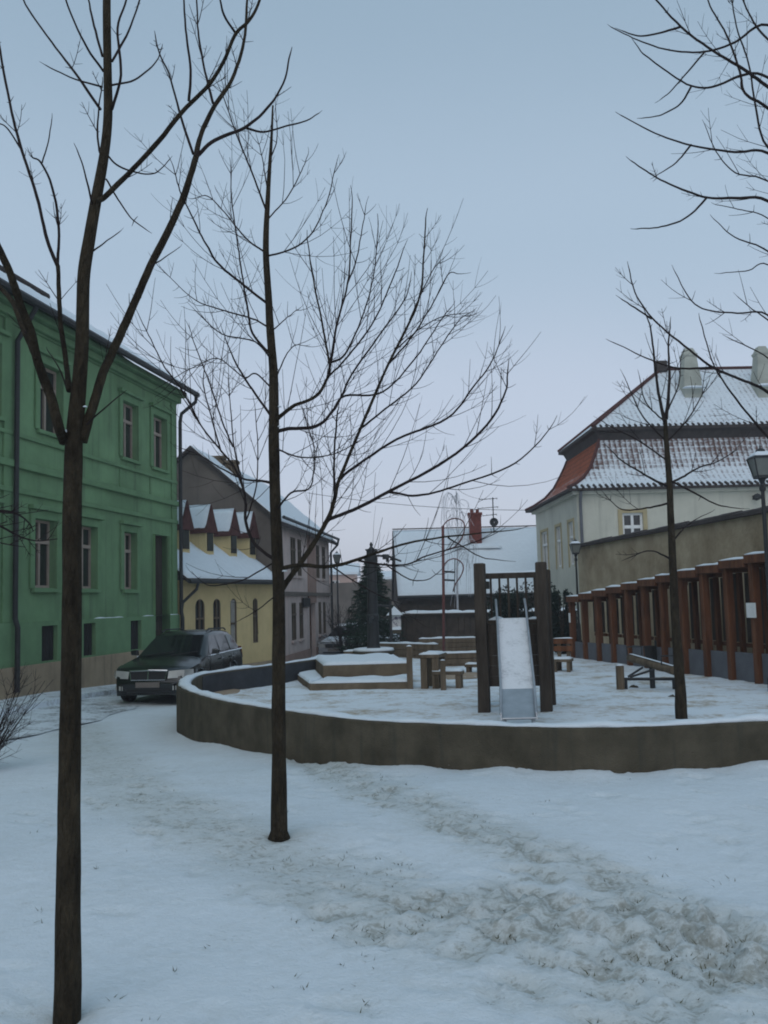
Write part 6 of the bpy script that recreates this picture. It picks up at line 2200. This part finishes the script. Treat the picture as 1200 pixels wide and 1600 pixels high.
# tree 2: in the lawn before the wall
T2 = [
    ([(438, 925), (449, 908), (483, 862), (514, 811), (523, 780), (531, 749), (563, 670), (608, 568), (653, 471), (662, 403), (665, 344)], 6.0, 1.4, 0.6, 1.0),
    ([(514, 811), (551, 797), (608, 769), (699, 718), (761, 664), (789, 613), (792, 579)], 4.0, 1.2, -0.7, (0.2, 0.9)),
    ([(608, 769), (653, 774), (710, 760), (795, 729), (840, 692), (860, 667)], 2.6, 1.0, -0.3, (-0.1, 0.7)),
    ([(531, 749), (551, 732), (619, 687), (699, 653), (738, 607), (767, 568), (784, 525)], 3.2, 1.1, 0.9, (0.3, 0.9)),
    ([(563, 670), (600, 640), (650, 600), (690, 540), (718, 500), (735, 489)], 2.4, 0.9, 1.0, (0.35, 0.9)),
    ([(608, 568), (640, 530), (672, 480), (700, 430), (718, 428)], 2.0, 0.8, 0.2, (0.4, 0.9)),
    ([(640, 500), (660, 455), (678, 420), (697, 400)], 1.7, 0.7, 0.8, (0.5, 0.8)),
    ([(620, 545), (655, 515), (690, 495), (730, 490)], 1.7, 0.7, 0.9, (0.5, 0.8)),
    ([(523, 780), (522, 720), (525, 660), (528, 640)], 2.4, 1.2, -0.4, (0.2, 0.7)),
    ([(430, 657), (440, 650), (461, 633), (495, 619), (512, 590), (514, 568), (503, 505), (489, 437), (483, 381)], 4.2, 1.1, -0.4, 0.9),
    ([(512, 590), (520, 550), (526, 511), (543, 443), (548, 375), (550, 313)], 2.8, 0.9, -0.6, (-0.2, 0.9)),
    ([(514, 568), (540, 551), (568, 488), (585, 426), (591, 352)], 2.4, 0.9, 0.1, (-0.2, 0.9)),
    ([(512, 590), (545, 556), (585, 500), (612, 440), (628, 395)], 2.2, 0.9, -0.9, (-0.2, 0.9)),
    ([(543, 443), (556, 410), (566, 360), (572, 325)], 1.6, 0.7, -0.3, (-0.4, 0.6)),
    ([(430, 676), (450, 671), (495, 667), (520, 641), (535, 620), (551, 585), (597, 517), (630, 470), (642, 440)], 4.0, 1.0, 0.5, 0.9),
    ([(520, 641), (540, 619), (597, 613), (648, 562), (690, 500), (705, 480)], 2.6, 0.9, 0.8, (0.25, 0.9)),
    ([(438, 888), (470, 884), (517, 884), (568, 872), (591, 863), (650, 846), (731, 835), (804, 828)], 4.4, 0.9, -0.9, 0.5),
    ([(560, 876), (591, 881), (635, 881), (668, 868), (734, 850), (770, 835)], 2.4, 0.8, -0.5, (-0.4, 0.5)),
    ([(700, 840), (723, 854), (753, 872), (786, 876)], 1.5, 0.6, -0.9, (-0.7, 0.3)),
    ([(520, 886), (550, 905), (590, 930), (620, 940)], 1.7, 0.6, -0.6, (-0.3, 0.5)),
    ([(600, 880), (640, 905), (670, 905), (690, 890)], 1.5, 0.6, -0.2, (-0.5, 0.4)),
    ([(428, 874), (398, 850), (384, 815), (382, 775), (368, 735), (341, 700), (312, 662), (291, 630)], 3.6, 1.1, -0.5, 0.9),
    ([(428, 755), (405, 752), (385, 750), (350, 735), (315, 712), (285, 700)], 2.8, 0.9, 0.6, 0.9),
    ([(425, 652), (394, 608), (372, 573), (359, 547), (350, 520)], 2.8, 0.9, 0.5, 0.9),
    ([(424, 556), (394, 521), (387, 481), (381, 446), (372, 385), (363, 315), (361, 263)], 2.6, 0.9, 0.3, 0.8),
    ([(416, 473), (376, 442), (341, 411), (319, 376), (302, 341), (280, 298), (271, 263)], 2.6, 0.9, -0.5, 0.9),
    ([(416, 396), (385, 372), (350, 333), (324, 306), (300, 310)], 2.0, 0.8, 0.5, 0.8),
    ([(418, 335), (394, 271), (372, 219), (354, 166), (345, 140)], 2.0, 0.8, -0.3, 0.8),
    ([(420, 341), (449, 307), (472, 267), (480, 242)], 1.7, 0.7, 0.3, 0.7),
    ([(418, 400), (455, 389), (489, 364), (512, 313), (524, 262)], 2.0, 0.8, -0.4, 0.7),
    ([(364, 698), (347, 658), (325, 590), (305, 540), (296, 511)], 1.8, 0.7, 0.2, (-0.3, 0.9)),
    ([(312, 662), (285, 610), (257, 573), (235, 530), (217, 494)], 1.8, 0.7, -0.6, (-0.45, 0.9)),
    ([(345, 705), (330, 650), (318, 600), (322, 560)], 1.6, 0.7, -0.1, (-0.35, 0.9)),
    ([(382, 770), (365, 700), (360, 640), (356, 600)], 1.7, 0.7, 0.3, (-0.3, 0.9)),
    ([(385, 812), (400, 760), (402, 700), (398, 640)], 1.6, 0.7, -0.5, (-0.25, 0.8)),
    ([(420, 512), (393, 497), (342, 483), (302, 466), (257, 426)], 2.0, 0.7, 0.7, 0.9),
    ([(424, 562), (398, 534), (347, 522), (308, 488)], 1.8, 0.7, -0.7, 0.9),
    ([(422, 520), (450, 495), (470, 480)], 1.4, 0.6, 0.4, 0.8),
    ([(428, 600), (445, 560), (460, 540), (478, 540)], 1.6, 0.7, 0.5, 0.9),
    ([(430, 800), (455, 770), (485, 760), (490, 700), (478, 660)], 2.2, 0.8, -0.5, 0.9),
    ([(428, 700), (470, 715), (520, 710), (560, 690)], 1.8, 0.7, -0.8, 0.8),
    ([(418, 300), (410, 250), (402, 215)], 1.4, 0.6, 0.2, 0.7),
    ([(422, 250), (432, 215), (430, 165)], 1.4, 0.6, -0.2, 0.7),
    ([(426, 880), (380, 905), (330, 915), (300, 895)], 1.7, 0.6, -0.5, 0.5),
    ([(432, 930), (400, 955), (375, 968)], 1.3, 0.6, -0.3, 0.4),
    ([(428, 610), (400, 585), (380, 590), (340, 560), (300, 575), (255, 600)], 1.8, 0.7, 0.5, 0.8),
]
T2D = 7.35
bare_tree('bare_tree', 'bare young tree with wide spreading crown before the curved wall', T2D,
          [(436, 1298, 12.6), (436, 1180, 11.0), (435, 1050, 10.3), (435, 930, 9.6), (431, 800, 8.7), (428, 700, 8.6), (428, 640, 8.0), (427, 573, 7.0), (421, 488, 6.0), (416, 392, 5.0), (419, 307, 3.8), (424, 222, 2.4), (427, 165, 1.3)],
          T2, 23, 1, ls=0.82, snow=[(437, 636, 3.0), (445, 893, 4.0), (436, 667, 2.5)], twig=(0.30, 0.90), twr=0.0029, dens=0.095, maxlev=1, base_z=0, up=0.6)

# tree 3: slim tree inside the playground
T3 = [
    ([(1039, 662), (1030, 620), (1024, 580), (1018, 520), (1010, 490)], 3.0, 0.8, -0.4, 1.0),
    ([(1041, 655), (1046, 597), (1043, 543), (1048, 505)], 3.0, 0.8, 0.4, 1.0),
    ([(1043, 760), (1020, 748), (997, 736), (972, 720), (950, 700)], 2.2, 0.7, -0.5, 0.6),
    ([(1046, 756), (1070, 744), (1092, 730), (1120, 722), (1146, 708)], 2.2, 0.7, 0.5, 0.6),
    ([(1045, 786), (1010, 793), (972, 796), (947, 774)], 1.8, 0.6, 0.5, 0.6),
    ([(1046, 750), (1083, 768), (1121, 787), (1156, 795)], 1.9, 0.6, -0.6, 0.5),
    ([(1049, 874), (1016, 861), (981, 872)], 1.7, 0.6, -0.4, 0.5),
    ([(1041, 690), (1005, 650), (985, 610), (975, 587)], 1.7, 0.6, 0.4, 0.9),
    ([(1042, 690), (1075, 655), (1095, 620), (1105, 600)], 1.6, 0.6, -0.4, 0.9),
    ([(1040, 660), (1010, 630), (1000, 590)], 1.4, 0.6, -0.5, 0.9),
    ([(1044, 640), (1060, 600), (1064, 560)], 1.4, 0.6, 0.4, 0.9),
    ([(1043, 720), (1000, 690), (960, 670), (938, 655)], 1.5, 0.6, 0.4, 0.7),
    ([(1048, 850), (1075, 820), (1110, 800)], 1.5, 0.6, 0.4, 0.6),
]
T3D = on_z(1065, 1122, 0.03).y
bare_tree('bare_tree', 'slim bare tree rising inside the playground before the fence', T3D,
          [(1065, 1124, 9.2), (1062, 1060, 8.0), (1056, 980, 6.6), (1052, 900, 5.8), (1048, 800, 5.2), (1045, 740, 4.8), (1041, 690, 4.0), (1040, 655, 3.0)],
          T3, 31, 1, twig=(0.35, 0.8), twr=0.006, dens=0.26, maxlev=1, base_z=0, up=0.4)

# tree 4: trunk beyond the right edge, branches reach into the frame
def T4b(pts, r0, r1, dr, tg):
    x, y = pts[0]
    return ([(1345, y + 150), (1275, y + 60)] + pts, r0 * 0.8, r1 * 0.8, dr, tg * 1.3)
T4 = [
    T4b([(1200, 135), (1159, 107), (1114, 79), (1063, 42), (1024, 0), (1005, -25)], 4.5, 1.2, -0.6, 0.5),
    T4b([(1200, 39), (1148, 67), (1102, 80), (1046, 78), (996, 62), (954, 42)], 3.4, 1.0, 0.5, 0.2),
    ([(1063, 42), (1029, 53), (996, 55), (973, 48)], 1.8, 0.8, -0.5, (-0.4, 0.2)),
    T4b([(1200, 121), (1159, 118), (1119, 135), (1080, 135), (1035, 107), (1007, 84), (994, 70)], 3.6, 1.0, -0.2, 0.3),
    ([(1080, 135), (1063, 163), (1035, 179), (1005, 185)], 1.9, 0.8, 0.2, (-0.1, 0.2)),
    ([(1102, 80), (1075, 112), (1050, 140), (1033, 155)], 1.6, 0.7, 0.3, (0.2, 0.2)),
    T4b([(1200, 239), (1148, 237), (1080, 226), (1024, 208), (970, 181)], 3.8, 1.1, 0.4, 0.35),
    ([(1080, 226), (1057, 253), (1022, 276)], 1.7, 0.8, 0.1, (0.2, 0.2)),
    T4b([(1200, 314), (1148, 311), (1105, 308), (1057, 293), (1021, 276), (987, 251)], 3.8, 1.1, -0.5, 0.35),
    ([(1105, 308), (1074, 338), (1035, 354), (994, 358)], 1.9, 0.8, -0.6, (-0.3, 0.15)),
    T4b([(1200, 169), (1164, 146), (1156, 113), (1136, 56), (1110, 10), (1102, -20)], 4.0, 1.2, 0.3, 0.8),
    T4b([(1200, 284), (1148, 270), (1119, 236), (1102, 197)], 2.6, 0.8, 0.2, 0.7),
    T4b([(1200, 230), (1180, 170), (1170, 100), (1150, 40), (1140, -30)], 3.0, 1.1, -0.3, 0.8),
    T4b([(1200, 394), (1148, 371), (1117, 343)], 2.6, 0.8, -0.3, 0.6),
    T4b([(1200, 414), (1170, 422), (1127, 428)], 2.0, 0.8, 0.3, 0.3),
    T4b([(1200, 501), (1175, 483), (1153, 464)], 2.4, 0.8, 0.4, 0.6),
    T4b([(1200, 492), (1153, 490), (1097, 481), (1070, 455), (1055, 425)], 2.4, 0.8, -0.4, 0.5),
    T4b([(1200, 560), (1165, 540), (1139, 528)], 2.0, 0.8, -0.2, 0.5),
    T4b([(1200, 613), (1164, 596), (1114, 574), (1069, 540), (1018, 498), (993, 456), (983, 421)], 3.6, 1.0, -0.6, 0.5),
    ([(1018, 498), (990, 481), (970, 467)], 1.5, 0.7, -0.7, (-0.5, 0.2)),
    ([(1114, 574), (1060, 575), (1010, 560), (958, 534)], 1.8, 0.7, -0.2, (-0.4, 0.3)),
    ([(1345, 850), (1275, 765), (1215, 700), (1176, 655), (1142, 613), (1114, 568), (1094, 501)], 2.8, 0.8, -0.4, 0.4),
    T4b([(1200, 60), (1170, 20), (1150, -30)], 3.2, 1.6, 0.4, 0.6),
    T4b([(1200, 340), (1160, 330), (1120, 320)], 1.8, 0.8, 0.5, 0.6),
]
bare_tree('bare_tree', 'bare tree beyond the right edge with branches reaching into the sky', 7.0,
          [(1362, 1330, 17), (1358, 1000, 14), (1352, 750, 12.5), (1348, 500, 11), (1346, 250, 9), (1345, 0, 6), (1345, -200, 3)],
          T4, 47, 1, twig=(0.16, 0.5), twr=0.0030, dens=0.15, maxlev=1, base_z=0, up=0.35)

# frosted weeping birch in front of the snowy roof
def make_birch():
    rs = random.Random(8)
    D = 43.0
    b = at(716, 985, D)
    zt = at(712, 776, D).z
    root = thing('birch_tree', (b.x, D, gz(b.x, D)), 'pale frosted weeping birch standing out before the long snowy roof', 'tree')
    z0 = gz(b.x, D)
    tr = crom([Vector((b.x, D, z0)), at(714, 900, D), at(716, 840, D), at(712, 776, D)], 5)
    MB().tube(tr, [0.055 * (1 - 0.85 * i / (len(tr) - 1)) for i in range(len(tr))], 7).build('trunk', M['frost_twig'], root)
    m = MB()
    for k in range(26):
        t = rs.uniform(0.35, 1.0)
        p = tr[int(t * (len(tr) - 1))]
        a = rs.uniform(0, 6.28)
        R0 = rs.uniform(0.25, 1.0) * (1.25 - t * 0.8)
        q = p + Vector((math.cos(a) * R0, math.sin(a) * R0, rs.uniform(0.1, 0.6)))
        m.tube(crom([p, p.lerp(q, 0.5) + Vector((0, 0, 0.15)), q], 3), 0.011, 4)
        for j in range(3):
            e = q + Vector((rs.gauss(0, 0.25), rs.gauss(0, 0.25), -rs.uniform(0.5, 2.2)))
            m.tube(crom([q, q.lerp(e, 0.3) + Vector((math.cos(a) * 0.15, math.sin(a) * 0.15, 0.05)), e], 3), 0.008, 3)
    m.build('twigs', M['frost_twig'], root, kind='stuff')
make_birch()

# bare shrubs
def bare_shrub(base, h, r, n, label, seed, tw=0.006, lev=2):
    rs = random.Random(seed)
    root = thing('bare_shrub', base, label, 'shrub')
    m = MB()
    for k in range(n):
        a = rs.uniform(0, 6.28)
        q = rs.random() ** 0.5
        d = Vector((math.cos(a) * r * q, math.sin(a) * r * q, h * rs.uniform(0.6, 1)))
        grow(m, rs, Vector(base) + Vector((math.cos(a) * 0.08, math.sin(a) * 0.08, -0.05)), d, d.length, tw, 2 - lev + 0, 2, 0.15)
    m.build('stems', M['twig'], root, kind='stuff')
b = on_z(-38, 1196, -0.15)
bare_shrub((b.x, b.y, gz(b.x, b.y)), 1.25, 0.75, 42, 'dense bare shrub at the left edge beside the road', 3, 0.007)
b = at(540, 1000, 41.0)
bare_shrub((b.x, b.y, gz(b.x, b.y)), 2.7, 0.9, 26, 'bare brown shrub to the left of the spruce', 5, 0.016)
b = at(556, 1000, 43.0)
bare_shrub((b.x, b.y, gz(b.x, b.y)), 2.2, 0.8, 24, 'bare brown shrub close against the spruce foot', 6, 0.016)

# arching twigs entering from the left edge: a tall shrub just out of frame
def edge_shrub():
    D = 7.0
    base = at(-150, 1215, D)
    base.z = gz(base.x, base.y)
    root = thing('arching_shrub', tuple(base), 'thin drooping twigs reaching in from left edge before green house', 'shrub')
    rs = random.Random(2)
    for pts, r in (([(-150, 1215), (-120, 950), (-60, 800), (0, 798), (28, 804), (46, 818), (52, 830)], 2.2), ([(-150, 1215), (-130, 900), (-50, 800), (0, 822), (30, 838), (58, 845), (90, 842)], 2.0),
                   ([(-150, 1215), (-140, 880), (-60, 770), (0, 800), (40, 800)], 1.8), ([(-150, 1215), (-135, 930), (-60, 830), (0, 848), (40, 855)], 1.6)):
        P = crom([base] + [at(x, y, D + 0.1 * i) for i, (x, y) in enumerate(pts[1:])], 6)
        N = len(P)
        m = MB()
        m.tube(P, [r * D / FPX * (1.6 - 1.2 * i / (N - 1)) for i in range(N)], 5)
        for i in range(N // 3, N - 2, 3):
            t = (P[i + 1] - P[i]).normalized()
            s = t.cross(Vector((0, 1, 0.2))).normalized() * rs.choice((-1, 1))
            grow(m, rs, P[i], t * 0.8 + s * 0.7, rs.uniform(0.1, 0.25), 0.004, 1, 2, 0.1)
        m.build('stem', M['twig'], root)
edge_shrub()

# ------------------------------------------------------------------ the air
def make_haze():
    m = MB().box((0, 115, 5.5), (372, 320, 18.6))
    o = m.build('haze', None, kind='stuff')
    mt = bpy.data.materials.new('thin_winter_haze')
    mt.use_nodes = True
    t = mt.node_tree
    for n in list(t.nodes):
        t.nodes.remove(n)
    ou = t.nodes.new('ShaderNodeOutputMaterial')
    v = t.nodes.new('ShaderNodeVolumePrincipled')
    v.inputs['Color'].default_value = (0.86, 0.89, 0.94, 1)
    v.inputs['Density'].default_value = 0.0016
    t.links.new(v.outputs[0], ou.inputs['Volume'])
    o.data.materials.append(mt)
    tag(o, 'thin pale winter haze filling the whole square', 'haze')
make_haze()
